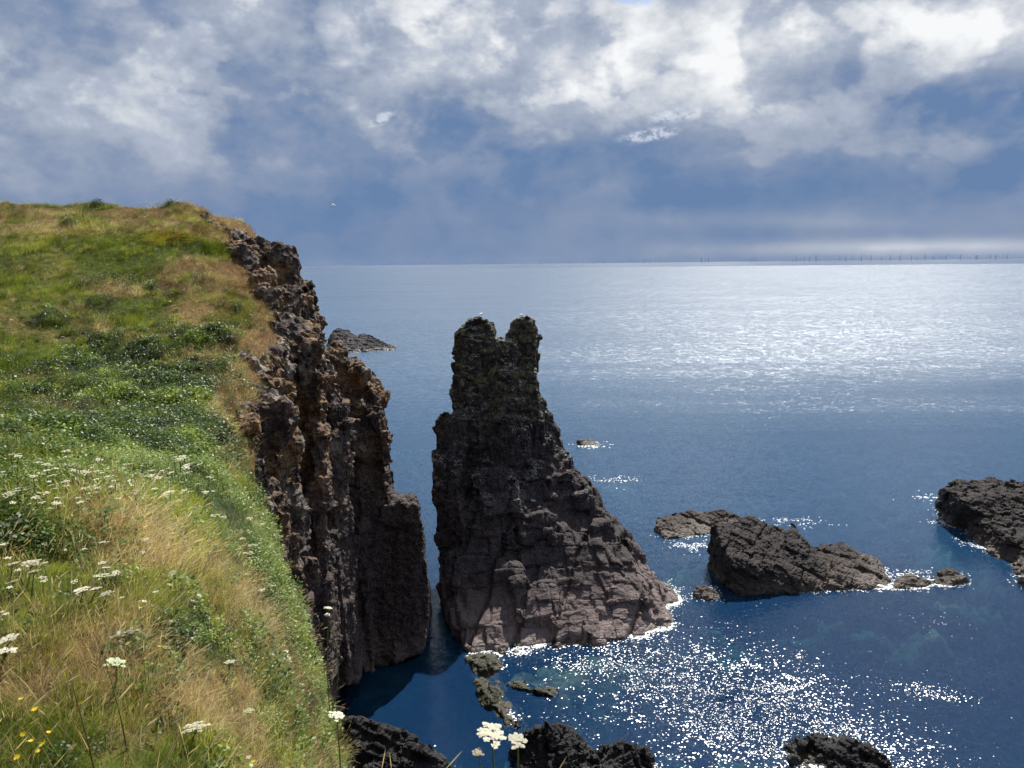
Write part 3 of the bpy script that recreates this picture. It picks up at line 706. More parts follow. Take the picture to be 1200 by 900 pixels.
rock('foreground_rock', 'low split black rock in the glittering water at the bottom edge, right of centre', [
    slab([(918, 876), (935, 900), (1050, 910), (1036, 888), (980, 868)], [(925, 868, .6), (950, 862, .9), (968, 864, .9), (960, 880, .7)]),
    slab([(962, 890), (975, 925), (1060, 925), (1046, 890), (1000, 872)], [(972, 880, .9), (995, 868, 1.3), (1030, 880, .9)])], M_BLACK, .085, 36, 1.2, fr=frame(R(35), R(30)))
rock('weedy_ledge', 'low broken olive ledge covered in weed, running from the stack towards the shore', [
    slab([(542, 768), (550, 790), (572, 798), (590, 784), (580, 764)], [(556, 776, .5), (574, 782, .6)]),
    slab([(550, 788), (566, 828), (588, 834), (596, 806), (582, 784)], [(562, 800, .42), (582, 812, .65), (574, 824, .4)]),
    slab([(572, 820), (590, 856), (614, 860), (620, 838), (596, 814)], [(588, 832, .5), (606, 842, .5)]),
    slab([(586, 800), (622, 812), (652, 818), (655, 808), (612, 798)], [(604, 804, .28), (640, 811, .32)])], M_WEED, .09, 39, .85, cat='rock ledge')
# ------------------------------------------------------------------ sea bed and sea
xs = np.concatenate([[-60000, -6000, -600, -120], np.arange(-60, 90, .6), [150, 700, 6000, 60000]])
yb = np.concatenate([[-60000, -3000, -200, 0], np.arange(28, 150, .6), [300, 2000, 9000, 60000]])
BX, BY = np.meshgrid(xs, yb, indexing='ij')
BZ = np.full(BX.shape, -9.0)
def bump_bed(px, py, rx, ry, top, ang=0):
    c = sea(px, py); a, b = BX - c.x, BY - c.y
    ca, sa = math.cos(ang), math.sin(ang)
    u, v = (a * ca + b * sa) / rx, (-a * sa + b * ca) / ry
    g = np.exp(-((u * u + v * v) / 2.2) ** 2); return g * (top + 9.0)
BZ = BZ + np.maximum.reduce([bump_bed(*q) for q in [
    (1090, 732, 2.6, 1.8, -.9), (1060, 736, 1.6, 1.4, -1.6), (930, 705, 9, 2.0, -2.4), (860, 745, 2.6, 1.8, -1.8), (840, 722, 3, 2, -2.6), (720, 562, 3.5, 3.5, -1.6), (1120, 690, 4, 2, -2.0), (1100, 560, 4, 3, -2.5),
    (640, 790, 6, 3.2, -.1, .2), (700, 775, 6, 2.0, -1.3, .1), (430, 815, 4, 2.4, -2.2), (400, 830, 3.5, 2.4, -1.8), (790, 660, 1.5, 6, -2.2, -.3), (930, 870, 5, 2.2, -2.6), (720, 870, 8, 2.5, -2.4), (450, 880, 5, 2, -1.6),
    (1010, 660, 8, 3, -2.8), (1130, 640, 4, 6, -2.5), (855, 640, 3, 3, -2.2), (600, 845, 4, 3, -2.4)]])
_q = np.stack([BX.ravel(), BY.ravel(), BX.ravel() * 0], 1)
BZ += fbm(_q * .35, 77, 5, .65).reshape(BX.shape) * 2.6 * np.clip((BZ + 9) / 5, 0, 1) - (np.clip(BZ + 9, 0, 9) > .5) * .3
BZ = np.minimum(BZ, -.35)
i_ = np.arange(BX.size).reshape(BX.shape)
bme = np_mesh('sea_bed', np.stack([BX, BY, BZ], -1).reshape(-1, 3), np.stack([i_[:-1, :-1], i_[1:, :-1], i_[1:, 1:], i_[:-1, 1:]], -1).reshape(-1, 4))
m, t = mat_new('sea_bed')
o_ = t.new('ShaderNodeOutputMaterial'); p_ = t.new('ShaderNodeBsdfPrincipled'); t.l.new(p_.outputs[0], o_.inputs[0])
pos = t.new('ShaderNodeNewGeometry').outputs['Position']
n1 = t.noise(pos, .5, 5, .65); n2 = t.noise(pos, 2.2, 4, .6)
t.l.new(t.mix(t.step(n1, .42, .6), t.mix(n2, (.035, .036, .014), (.09, .08, .04)), t.mix(n2, (.14, .16, .07), (.25, .26, .15))), p_.inputs['Base Color'])
p_.inputs['Roughness'].default_value = .9
tag(link('sea_bed', bme, m), kind='structure')

# water: one closed body, its top surface carrying the waves in its material
L = 60000
bm = bmesh.new()
vs = [bm.verts.new(v) for v in [(-L, -L, 0), (L, -L, 0), (L, L, 0), (-L, L, 0), (-L, -L, -14), (L, -L, -14), (L, L, -14), (-L, L, -14)]]
for f in [(0, 1, 2, 3), (7, 6, 5, 4), (0, 4, 5, 1), (1, 5, 6, 2), (2, 6, 7, 3), (3, 7, 4, 0)]: bm.faces.new([vs[i] for i in f])
wme = bpy.data.meshes.new('sea_water'); bm.to_mesh(wme); bm.free()
m, t = mat_new('sea_water')
o_ = t.new('ShaderNodeOutputMaterial')
g = t.new('ShaderNodeNewGeometry'); pos = g.outputs['Position']
s3 = t.new('ShaderNodeSeparateXYZ'); t.l.new(pos, s3.inputs[0]); wx, wy, wz = s3.outputs
dist = t.vm('LENGTH', pos)
# wind patches: where the surface is rougher (cat's paws) and where it is slick
wind = t.noise(t.vm('MULTIPLY', pos, (.25, 1, 1)), .018, 4, .55, .6)
wind2 = t.noise(t.vm('MULTIPLY', pos, (.45, 1, 1)), .11, 4, .55, .5)
def gpatch(px, py, rx, ry, ang=0.0):
    c = sea(px, py); ca, sa = math.cos(ang), math.sin(ang)
    a = t.m('SUBTRACT', wx, c.x); b = t.m('SUBTRACT', wy, c.y)
    u = t.m('DIVIDE', t.m('ADD', t.m('MULTIPLY', a, ca), t.m('MULTIPLY', b, sa)), rx)
    v = t.m('DIVIDE', t.m('SUBTRACT', t.m('MULTIPLY', b, ca), t.m('MULTIPLY', a, sa)), ry)
    return t.m('EXPONENT', t.m('MULTIPLY', t.m('ADD', t.m('MULTIPLY', u, u), t.m('MULTIPLY', v, v)), -1.0))
near = gpatch(800, 800, 9.5, 7.0, -.35)
near = t.m('ADD', near, t.m('MULTIPLY', gpatch(930, 860, 6, 3.4, -.5), 1.5))
near = t.m('ADD', near, t.m('MULTIPLY', gpatch(680, 780, 8, 3.5, 0), .5))
near = t.m('ADD', near, t.m('MULTIPLY', gpatch(1095, 812, 2.6, 1.0, -.5), .9))
near = t.m('MINIMUM', near, 1.5)
near = t.m('MULTIPLY', near, t.step(wind2, .30, .55, .75, 1.15))
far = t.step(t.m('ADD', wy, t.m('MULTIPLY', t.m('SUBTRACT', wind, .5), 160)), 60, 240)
vfar = t.step(dist, 5000, 5900)
amp_ = t.m('ADD', t.m('MULTIPLY', near, .33), .145)
amp_ = t.m('ADD', amp_, t.m('MULTIPLY', far, .13))
amp_ = t.m('MULTIPLY', amp_, t.step(wind, .35, .65, .82, 1.15))
amp_ = t.m('MULTIPLY', amp_, t.m('SUBTRACT', 1.0, t.m('MULTIPLY', vfar, .93)))
# slopes of the waves from three sizes of ripples
def slopes(scale, sx, detail, rough):
    c = t.noise(t.vm('MULTIPLY', pos, (sx, 1, 1)), scale, detail, rough, 0.3, color=True)
    return t.vm('SUBTRACT', c, (.5, .5, .5))
sA = slopes(.35, .7, 1, .5); sB = slopes(1.3, .6, 1, .5); sC = slopes(7.0, .8, 0, .5); sD = slopes(11.0, .8, 0, .5)
ss = t.vm('ADD', t.vm('SCALE', sA, sc_=t.m('ADD', .45, t.m('MULTIPLY', far, .55))), t.vm('ADD', t.vm('SCALE', sB, sc_=t.m('ADD', .9, t.m('MULTIPLY', far, 1.1))), t.vm('ADD', t.vm('SCALE', sC, sc_=2.3), t.vm('SCALE', sD, sc_=.7))))
ss = t.vm('MULTIPLY', t.vm('SCALE', ss, sc_=amp_), (1, 1, 0))
nrm = t.vm('NORMALIZE', t.vm('ADD', g.outputs['Normal'], ss))
fr = t.new('ShaderNodeFresnel'); fr.inputs['IOR'].default_value = 1.33; t.l.new(nrm, fr.inputs['Normal'])
gl = t.new('ShaderNodeBsdfGlossy', distribution='BECKMANN'); t.put(gl.inputs['Roughness'], t.m('ADD', t.m('ADD', .15, t.m('MULTIPLY', vfar, .17)), t.m('MULTIPLY', t.m('ADD', .06, t.m('MULTIPLY', far, .19)), t.m('SUBTRACT', 1.0, vfar)))); t.l.new(nrm, gl.inputs['Normal']); gl.inputs['Color'].default_value = (1, 1, 1, 1)
tr = t.new('ShaderNodeBsdfTransparent'); tr.inputs['Color'].default_value = (.86, .95, .97, 1)
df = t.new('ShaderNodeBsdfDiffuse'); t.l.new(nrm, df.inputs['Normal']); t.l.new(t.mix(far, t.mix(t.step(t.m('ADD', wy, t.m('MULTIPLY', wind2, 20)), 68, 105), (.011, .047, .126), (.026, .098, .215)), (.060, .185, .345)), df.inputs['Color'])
body = t.new('ShaderNodeMixShader'); body.inputs[0].default_value = .45; t.l.new(tr.outputs[0], body.inputs[1]); t.l.new(df.outputs[0], body.inputs[2])
top = t.new('ShaderNodeMixShader'); t.l.new(fr.outputs[0], top.inputs[0]); t.l.new(body.outputs[0], top.inputs[1]); gl2 = t.new('ShaderNodeBsdfGlossy', distribution='GGX'); gl2.inputs['Roughness'].default_value = .5; t.l.new(nrm, gl2.inputs['Normal'])
glm = t.new('ShaderNodeMixShader'); t.l.new(t.m('MULTIPLY', t.m('MULTIPLY', far, t.m('SUBTRACT', 1.0, vfar)), .03), glm.inputs[0]); t.l.new(gl.outputs[0], glm.inputs[1]); t.l.new(gl2.outputs[0], glm.inputs[2])
t.l.new(glm.outputs[0], top.inputs[2])
t.l.new(top.outputs[0], o_.inputs['Surface'])
va = t.new('ShaderNodeVolumeAbsorption'); va.inputs['Color'].default_value = (.28, .72, .74, 1); va.inputs['Density'].default_value = .42
t.l.new(va.outputs[0], o_.inputs['Volume'])
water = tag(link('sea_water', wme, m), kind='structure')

# ------------------------------------------------------------------ foam along the waterlines
def flake_mesh(n=6, seed=0):
    r_ = random.Random(seed)
    V = [(0, 0, .012)] + [(math.cos(a) * r_.uniform(.6, 1.3), math.sin(a) * r_.uniform(.6, 1.3), 0) for a in [i * 2 * math.pi / n for i in range(n)]]
    return V, [(0, 1 + i, 1 + (i + 1) % n) for i in range(n)]
fV, fF, off = [], [], 0
flk = [flake_mesh(6, s) for s in range(5)]
def add_flake(x, y, s, k):
    global off
    V, Fc = flk[k]
    a = rng.uniform(0, 6.28); ca, sa = math.cos(a) * s, math.sin(a) * s
    fV.extend([(x + vx * ca - vy * sa, y + vx * sa + vy * ca, .012 + vz * 2 + k * .002) for vx, vy, vz in V])
    fF.extend([tuple(i + off for i in f) for f in Fc]); off += len(V)
def waterline(me):
    co = get_co(me); return co[np.abs(co[:, 2]) < .12]
def foam(objm, dens, reach, boost=(), keep=None, size=.09):
    w_ = waterline(objm)
    if keep is not None: w_ = w_[keep(w_)]
    if len(w_) == 0: return
    nn = smooth(-.15, .45, fbm(w_ * np.array([.5, .5, 0]), 33, 3))
    for (px, py, rad, add) in boost:
        c = sea(px, py); nn = nn + add * np.exp(-((w_[:, 0] - c.x) ** 2 + (w_[:, 1] - c.y) ** 2) / rad ** 2)
    cnt = rng.poisson(np.clip(nn - .42, 0, 2.5) * dens)
    for p, c in zip(w_, cnt):
        for _ in range(c):
            rr_ = reach * abs(rng.normal()) * (.6 + .6 * rng.random()); a = rng.uniform(0, 6.28)
            add_flake(p[0] + rr_ * math.cos(a) * 1.3, p[1] + rr_ * math.sin(a), size * rng.uniform(.25, 1.0), int(rng.integers(5)))
def spot(px, py, rx, ry, n, size=.1):
    c = sea(px, py)
    for _ in range(n):
        x, y = c.x + rng.normal() * rx, c.y + rng.normal() * ry
        if vnoise(np.array([[x * .9, y * 1.6, 0]]), 5)[0] > -.15: add_flake(x, y, size * rng.uniform(.3, 1), int(rng.integers(5)))
foam(sme, 1.0, .30, [(600, 768, 4, 1.2), (700, 756, 5, .8), (785, 745, 2.5, 2), (790, 700, 2.5, 1.5)], lambda w_: (w_[:, 1] < 68) & (w_[:, 0] > -3.6))
rocks = [o for o in col.objects if o.name.startswith(('shore_rock', 'foreground_rock', 'distant_skerry', 'weedy_ledge'))]
for o in rocks:
    if o.name.startswith('distant'): foam(o.data, .8, .5, keep=lambda w_: w_[:, 1] < 262, size=.25)
    elif o.name.startswith('weedy'): foam(o.data, .3, .25)
    else: foam(o.data, 1.1, .36, [(850, 612, 3, 1.5), (905, 615, 4, 1.2), (1000, 690, 8, .8), (1090, 690, 5, 1.2), (1115, 612, 3, 2), (1145, 640, 2, 1.5), (940, 880, 5, .8)])
for q in [(690, 522, 1.8, 1.2, 120, .22), (722, 563, 2.2, 1.4, 140, .13), (708, 350, 1, 1, 0), (1095, 812, 1.3, .5, 60, .05), (1145, 357, 14, 8, 60, 1.0), (812, 640, 1.3, .9, 260, .10), (800, 628, 1.5, .7, 200, .1), (925, 612, 2.0, .9, 260, .1),
          (1060, 672, 2.2, .6, 200, .09), (1115, 612, 1.3, .8, 300, .1), (1090, 583, 1.2, 1.0, 120, .13), (1098, 730, 1.8, 1.0, 50, .05), (1145, 640, .8, 1.0, 150, .1), (792, 690, .6, 1.4, 160, .08)]:
    spot(*q)
m, t = mat_new('foam')
o_ = t.new('ShaderNodeOutputMaterial'); p_ = t.new('ShaderNodeBsdfPrincipled'); t.l.new(p_.outputs[0], o_.inputs[0])
p_.inputs['Base Color'].default_value = (.80, .82, .82, 1); p_.inputs['Roughness'].default_value = .6
tag(link('sea_foam', np_mesh('sea_foam', fV, fF), m), kind='stuff', label='white foam breaking around the rocks', cat='foam')
# ------------------------------------------------------------------ plants
def leaf_mat(name, ramp_, trans=.35, tint='tint', rough=.55):
    m, t = mat_new(name)
    o = t.new('ShaderNodeOutputMaterial'); d = t.new('ShaderNodeBsdfPrincipled'); tl = t.new('ShaderNodeBsdfTranslucent'); mx = t.new('ShaderNodeMixShader')
    a = t.new('ShaderNodeAttribute', attribute_name=tint, attribute_type='INSTANCER')
    b = t.new('ShaderNodeAttribute', attribute_name='v')
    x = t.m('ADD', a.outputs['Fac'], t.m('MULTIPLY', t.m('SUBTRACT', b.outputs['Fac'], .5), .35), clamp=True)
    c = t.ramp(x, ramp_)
    t.l.new(c, d.inputs['Base Color']); d.inputs['Roughness'].default_value = rough; d.inputs['Specular IOR Level'].default_value = .25
    t.l.new(t.mix(1.0, c, (1.25, 1.3, .8), 'MULTIPLY'), tl.inputs['Color'])
    mx.inputs[0].default_value = trans
    t.l.new(d.outputs[0], mx.inputs[1]); t.l.new(tl.outputs[0], mx.inputs[2]); t.l.new(mx.outputs[0], o.inputs[0])
    return m
MAT_G = leaf_mat('green_grass', [(0, (0.033, 0.054, 0.011)), (.35, (0.106, 0.142, 0.020)), (.7, (0.230, 0.266, 0.040)), (1, (0.401, 0.401, 0.077))], .4)
MAT_S = leaf_mat('straw_grass', [(0, (0.110, 0.061, 0.029)), (.35, (0.297, 0.193, 0.105)), (.7, (0.528, 0.396, 0.237)), (1, (0.770, 0.649, 0.440))], .35)
MAT_L = leaf_mat('herb_leaf', [(0, (0.016, 0.029, 0.007)), (.35, (0.041, 0.074, 0.013)), (.7, (0.114, 0.174, 0.029)), (1, (0.288, 0.348, 0.054))], .3, rough=.42)
MAT_B = leaf_mat('pale_herb_leaf', [(0, (0.029, 0.053, 0.012)), (.4, (0.096, 0.156, 0.030)), (.75, (0.210, 0.270, 0.062)), (1, (0.288, 0.348, 0.132))], .3, rough=.42)
MAT_H = leaf_mat('heath', [(0, (0.077, 0.039, 0.020)), (.4, (0.187, 0.105, 0.050)), (.75, (0.308, 0.187, 0.094)), (1, (0.396, 0.275, 0.143))], .3)

class MBld:
    def __init__(s): s.V = []; s.F = []; s.v = []
    def strip(s, p0, dirs, widths, side, val):
        n = len(s.V); p = np.array(p0, float); pts = [p.copy()]
        for d_ in dirs: p = p + d_; pts.append(p.copy())
        for q, w_ in zip(pts, widths):
            s.V += [tuple(q - side * w_), tuple(q + side * w_)]; s.v += [val, val]
        for i in range(len(pts) - 1): s.F.append((n + 2 * i, n + 2 * i + 1, n + 2 * i + 3, n + 2 * i + 2))
    def leaf(s, c, u, v_, val, n_=None):
        n = len(s.V)
        for a, b in ((-1, 0), (-.2, -.62), (1, 0), (-.2, .62)):
            s.V.append(tuple(np.array(c) + np.array(u) * a + np.array(v_) * b)); s.v.append(val)
        s.F.append((n, n + 1, n + 2, n + 3))
    def mesh(s, name, mat):
        me = np_mesh(name, s.V, s.F); set_attr(me, 'v', s.v); me.materials.append(mat); return me
LIB = bpy.data.collections.new('plant_library')      # not linked into the scene: only instanced
def lib(name, me):
    o = bpy.data.objects.new(name, me); return o

def tuft(n, h, spread, width, droop, wind, seed, mat, heads=0.0, segs=4):
    r_ = np.random.default_rng(seed); B = MBld()
    for _ in range(n):
        a = r_.uniform(0, 6.283); rad = spread * math.sqrt(r_.random())
        p0 = np.array([math.cos(a) * rad, math.sin(a) * rad, -.03])
        L_ = h * r_.uniform(.55, 1.15); az = r_.uniform(0, 6.283); out_ = np.array([math.cos(az), math.sin(az), 0])
        tilt = r_.uniform(.05, .45); dirs = []
        for k in range(segs):
            f = (k + 1) / segs
            d_ = np.array([0, 0, 1.0]) * (1 - .35 * f * droop) + out_ * (tilt + droop * f * f * .9) + np.array([wind * f * 1.2, -.15 * wind * f, 0])
            dirs.append(d_ / np.linalg.norm(d_) * L_ / segs)
        sa = r_.uniform(0, 6.283); side = np.array([math.cos(sa), math.sin(sa), .1]) * .5
        w_ = width * r_.uniform(.6, 1.2)
        if r_.random() < heads:
            B.strip(p0, dirs, [w_ * .35] * segs + [w_ * .3], side, r_.random())
            tip = p0 + sum(dirs); d_ = dirs[-1] / np.linalg.norm(dirs[-1]); hl = h * r_.uniform(.13, .22)
            for sd in (side, np.cross(side, d_)):
                B.strip(tip, [d_ * hl * .35, d_ * hl * .4, d_ * hl * .25], [w_ * .5, w_ * 1.5, w_ * 1.2, w_ * .1], sd, .75 + .25 * r_.random())
        else:
            B.strip(p0, dirs, [w_ * (1 - .85 * (k / segs) ** 1.5) for k in range(segs + 1)], side, r_.random())
    return B.mesh('tuft', mat)

def herb(n, h, rad, leaf, seed, mat, up_=.5, narrow=1.0):
    r_ = np.random.default_rng(seed); B = MBld()
    for _ in range(n):
        a = r_.uniform(0, 6.283); q = r_.random() ** .5 * rad; zz = h * r_.uniform(.1, 1) * (1 - .5 * (q / rad) ** 2)
        c = np.array([math.cos(a) * q, math.sin(a) * q, zz]); az = a + r_.normal() * .8
        u = np.array([math.cos(az), math.sin(az), r_.normal() * .45 + (up_ - .5)]); u /= np.linalg.norm(u)
        v_ = np.cross(u, [0, 0, 1]); v_ = v_ / np.linalg.norm(v_) + np.array([0, 0, r_.normal() * .4])
        s_ = leaf * r_.uniform(.5, 1.2)
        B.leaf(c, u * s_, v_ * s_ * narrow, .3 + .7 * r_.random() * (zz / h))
    for _ in range(max(3, n // 14)):
        a = r_.uniform(0, 6.283); q = r_.random() * rad * .8
        B.strip((math.cos(a) * q * .4, math.sin(a) * q * .4, -.03), [np.array([math.cos(a) * q * .3, math.sin(a) * q * .3, h * .45])] * 2, [leaf * .1, leaf * .08, leaf * .05], np.array([1, 0, 0]), .3)
    return B.mesh('herb', mat)

def instancer(name, variants, P, rot, scl, idx_, tint, label, cat):
    """stuff object: points carrying instances of a few plant meshes"""
    me = bpy.data.meshes.new(name); me.vertices.add(len(P)); me.vertices.foreach_set('co', np.asarray(P, np.float32).ravel())
    for nme, typ, v in (('rot', 'FLOAT_VECTOR', rot), ('scl', 'FLOAT', scl), ('pick', 'INT', idx_), ('tint', 'FLOAT', tint)):
        a = me.attributes.new(nme, typ, 'POINT')
        a.data.foreach_set('vector' if typ == 'FLOAT_VECTOR' else 'value', np.asarray(v, np.int32 if typ == 'INT' else np.float32).ravel())
    c = bpy.data.collections.new(name + '_parts')
    for i, me_ in enumerate(variants): c.objects.link(bpy.data.objects.new('%s_part_%02d' % (name, i), me_))
    ng = bpy.data.node_groups.new(name, 'GeometryNodeTree')
    ng.interface.new_socket('Geometry', in_out='INPUT', socket_type='NodeSocketGeometry'); ng.interface.new_socket('Geometry', in_out='OUTPUT', socket_type='NodeSocketGeometry')
    N = ng.nodes; gi = N.new('NodeGroupInput'); go = N.new('NodeGroupOutput')
    ci = N.new('GeometryNodeCollectionInfo'); ci.inputs['Collection'].default_value = c; ci.inputs['Separate Children'].default_value = True; ci.inputs['Reset Children'].default_value = True
    ip = N.new('GeometryNodeInstanceOnPoints'); ip.inputs['Pick Instance'].default_value = True
    def na(n_, ty):
        q = N.new('GeometryNodeInputNamedAttribute'); q.data_type = ty; q.inputs['Name'].default_value = n_; return q.outputs[0]
    e2 = N.new('FunctionNodeEulerToRotation')
    lk = ng.links.new
    lk(gi.outputs[0], ip.inputs['Points']); lk(ci.outputs[0], ip.inputs['Instance']); lk(na('pick', 'INT'), ip.inputs['Instance Index'])
    lk(na('rot', 'FLOAT_VECTOR'), e2.inputs[0]); lk(e2.outputs[0], ip.inputs['Rotation']); lk(na('scl', 'FLOAT'), ip.inputs['Scale']); lk(ip.outputs[0], go.inputs[0])
    o = link(name, me); md = o.modifiers.new('scatter', 'NODES'); md.node_group = ng
    return tag(o, label, cat, kind='stuff')

# sample points over the turf: density falls with distance
def sample_ground(dens, y0, y1, tmax):
    """dens(points d) per m2"""
    Ymin, Ymax = y0, y1
    out_ = []
    bands = np.geomspace(max(y0, 1.0) + 2, y1 + 2, 26) - 2
    for a, b in zip(bands[:-1], bands[1:]):
        tm = min(tmax, 2.5 + b * 1.05)
        n = int(dens((a + b) / 2) * (b - a) * (tm + 1.1))
        Y = rng.uniform(a, b, n); T = rng.uniform(-1.15, tm, n)
        out_.append(np.stack([edge_x(Y) - T, Y, T], 1))
    A = np.concatenate(out_)
    keep = (A[:, 0] > -A[:, 1] * .80 - 2.2)
    return A[keep]
A = sample_ground(lambda d: 900 / (1 + (d / 2.6) ** 1.75) + 10, 0.7, 64, 60)
_yb = rng.uniform(18, 80, 9500); _tb = rng.uniform(-.45, 3.2, 9500)
A = np.concatenate([A, np.stack([edge_x(_yb) - _tb, _yb, _tb], 1)])
X, Y, T_ = A.T
Z = terrain(X, Y)
e = .12
zx = (terrain(X + e, Y) - terrain(X - e, Y)) / (2 * e)
Wv = cover(X, Y, Z)
dd = np.hypot(X, Y)
cdf = np.cumsum(Wv ** 1.6 / (Wv ** 1.6).sum(0), 0); u = rng.random(len(X)); kind_ = (u[None] > cdf).sum(0).clip(0, 5)
# the far brow is nearly bare earth and rock
bare = (T_ < -.3) & (Y > 16)
kind_ = np.where(((T_ < 1.0) | (Y > 60)) & (Y > 22), np.where(rng.random(len(X)) < np.interp(Y, [22, 34, 40], [.25, .5, .8]), 4, np.where(rng.random(len(X)) < .6, 1, kind_)), kind_)
tn = fbm(np.stack([X, Y, Z], 1) * .9, 5, 3) * .28 + fbm(np.stack([X, Y, Z], 1) * .25, 15, 3) * .22 + rng.normal(0, 1, len(X)) * (.17 + .10 * smooth(15, 35, dd)) + fbm(np.stack([X, Y, Z], 1) * 1.7, 25, 3) * .30 * smooth(12, 30, dd) + .54
# plant size grows a little where plants stand sparser, within natural limits
gs = 1 + .9 * smooth(5, 30, dd)
sinkz = -.02
print('points', len(X), [int((kind_ == k).sum()) for k in range(6)])
def rots(n, tilt=.25): return np.stack([rng.normal(0, tilt * .5, n), rng.normal(0, tilt * .5, n), rng.uniform(-.7, .7, n)], 1)
def rotz(n, tilt=.25): return np.stack([rng.normal(0, tilt * .5, n), rng.normal(0, tilt * .5, n), rng.uniform(0, 6.283, n)], 1)
GG = [tuft(28, .20, .085, .0044, .6, .55, s, MAT_G, .03) for s in range(5)]
SS = [tuft(26, .21, .08, .0030, .9, .8, 20 + s, MAT_S, .16) for s in range(6)]
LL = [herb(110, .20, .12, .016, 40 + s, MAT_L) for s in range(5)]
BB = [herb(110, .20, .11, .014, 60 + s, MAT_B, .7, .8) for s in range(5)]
HH = [tuft(20, .10, .09, .0030, 1.1, .4, 80 + s, MAT_H, .05, 3) for s in range(4)]
def put(kinds, name, variants, scale, label, cat, f=rots, tint_off=0.0, zoff=0.0):
    sel = np.isin(kind_, kinds) & ~bare; n = int(sel.sum())
    tt = tn[sel] + tint_off - (.12 * smooth(20, 40, dd[sel]) if 0 in kinds else 0) + np.where(kind_[sel] == 5, .38, 0)
    instancer(name, variants, np.stack([X[sel], Y[sel], Z[sel] + zoff], 1), f(n), gs[sel] * scale * rng.uniform(.65, 1.25, n) * np.clip(1 + .75 * fbm(np.stack([X[sel], Y[sel], Z[sel]], 1) * .8, 44, 3), .45, 1.9), rng.integers(0, len(variants), n), np.clip(tt, 0, 1), label, cat)
put([0, 5], 'green_grass', GG, .95, 'green grass growing over the headland', 'grass')
put([1], 'straw_grass', SS, 1.0, 'dry straw-coloured grass bent by the wind', 'grass', tint_off=.0)
put([2], 'dark_herbs', LL, 1.0, 'dark leafy herbs in the hollow and on the slope', 'ground cover', rotz, -.15)
put([3], 'pale_herbs', BB, 1.0, 'pale green leafy herbs along the cliff brow', 'ground cover', rotz)
put([4], 'brown_heath', HH, 1.25, 'low brown heath near the cliff edge', 'ground cover', rotz)
# straw stems standing among the green near the camera
A2 = sample_ground(lambda d: 120 / (1 + (d / 4) ** 2.2), 0.7, 30, 30); X2, Y2, T2 = A2.T; Z2 = terrain(X2, Y2)
W2 = cover(X2, Y2, Z2); k2 = rng.random(len(X2)) < np.clip(W2[0] + W2[1] * 1.4 + W2[5] * .6, 0, 1)
ST = [tuft(4, .34, .05, .0026, .35, .5, 120 + s, MAT_S, .85) for s in range(5)]
X2, Y2, Z2 = X2[k2], Y2[k2], Z2[k2]
# stems on the very lip in front of the camera, leaning out over the drop
lp = np.array([tuple(at(px, 985, yy)) for px, yy in zip(np.concatenate([rng.uniform(385, 520, 16), rng.uniform(520, 640, 6), [782, 700]]), rng.uniform(1.75, 2.25, 24))])
lz = np.maximum(terrain(lp[:, 0], lp[:, 1]), lp[:, 2] - .12)
X2 = np.concatenate([X2, lp[:, 0]]); Y2 = np.concatenate([Y2, lp[:, 1]]); Z2 = np.concatenate([Z2, np.minimum(lz, lp[:, 2] + .02)]); n = len(X2)
instancer('seeding_grass', ST, np.stack([X2, Y2, Z2], 1), rots(n, .3), rng.uniform(.6, 1.15, n), rng.integers(0, 5, n), rng.uniform(.35, .95, n), 'tall seeding grass stems above the turf', 'grass')

# ------------------------------------------------------------------ white umbels
def simple_mat(name, c, rough=.7, trans=0.0, noise_=None):
    m, t = mat_new(name); o = t.new('ShaderNodeOutputMaterial'); d = t.new('ShaderNodeBsdfPrincipled')
    pos = t.new('ShaderNodeNewGeometry').outputs['Position']
    n = t.noise(pos, noise_ or 60, 3, .6)
    cc = t.mix(t.step(n, .3, .7), tuple(x * .8 for x in c), c)
    t.l.new(cc, d.inputs['Base Color']); d.inputs['Roughness'].default_value = rough; d.inputs['Specular IOR Level'].default_value = .2
    if trans:
        tl = t.new('ShaderNodeBsdfTranslucent'); mx = t.new('ShaderNodeMixShader'); mx.inputs[0].default_value = trans
        t.l.new(cc, tl.inputs['Color']); t.l.new(d.outputs[0], mx.inputs[1]); t.l.new(tl.outputs[0], mx.inputs[2]); t.l.new(mx.outputs[0], o.inputs[0])
    else: t.l.new(d.outputs[0], o.inputs[0])
    return m
M_PETAL = simple_mat('cream_petals', (.84, .80, .62), .6, .3, 150)
M_STEM = simple_mat('green_stem', (.10, .15, .045), .6, .15)
M_DRY = simple_mat('dry_stem', (.10, .065, .035), .8)
M_YEL = simple_mat('yellow_petals', (.78, .56, .02), .6, .25)
def tube(B, pts, r0, r1, n=5):
    pts = [np.array(p, float) for p in pts]; base_ = len(B.V)
    for i, p in enumerate(pts):
        d_ = pts[min(i + 1, len(pts) - 1)] - pts[max(i - 1, 0)]; d_ /= np.linalg.norm(d_)
        a = np.cross(d_, [0.3, 1, 0.1]); a /= np.linalg.norm(a); b = np.cross(d_, a); r_ = r0 + (r1 - r0) * i / (len(pts) - 1)
        for k in range(n):
            q = 6.283 * k / n; B.V.append(tuple(p + (a * math.cos(q) + b * math.sin(q)) * r_)); B.v.append(.5)
    for i in range(len(pts) - 1):
        for k in range(n):
            B.F.append((base_ + i * n + k, base_ + i * n + (k + 1) % n, base_ + (i + 1) * n + (k + 1) % n, base_ + (i + 1) * n + k))
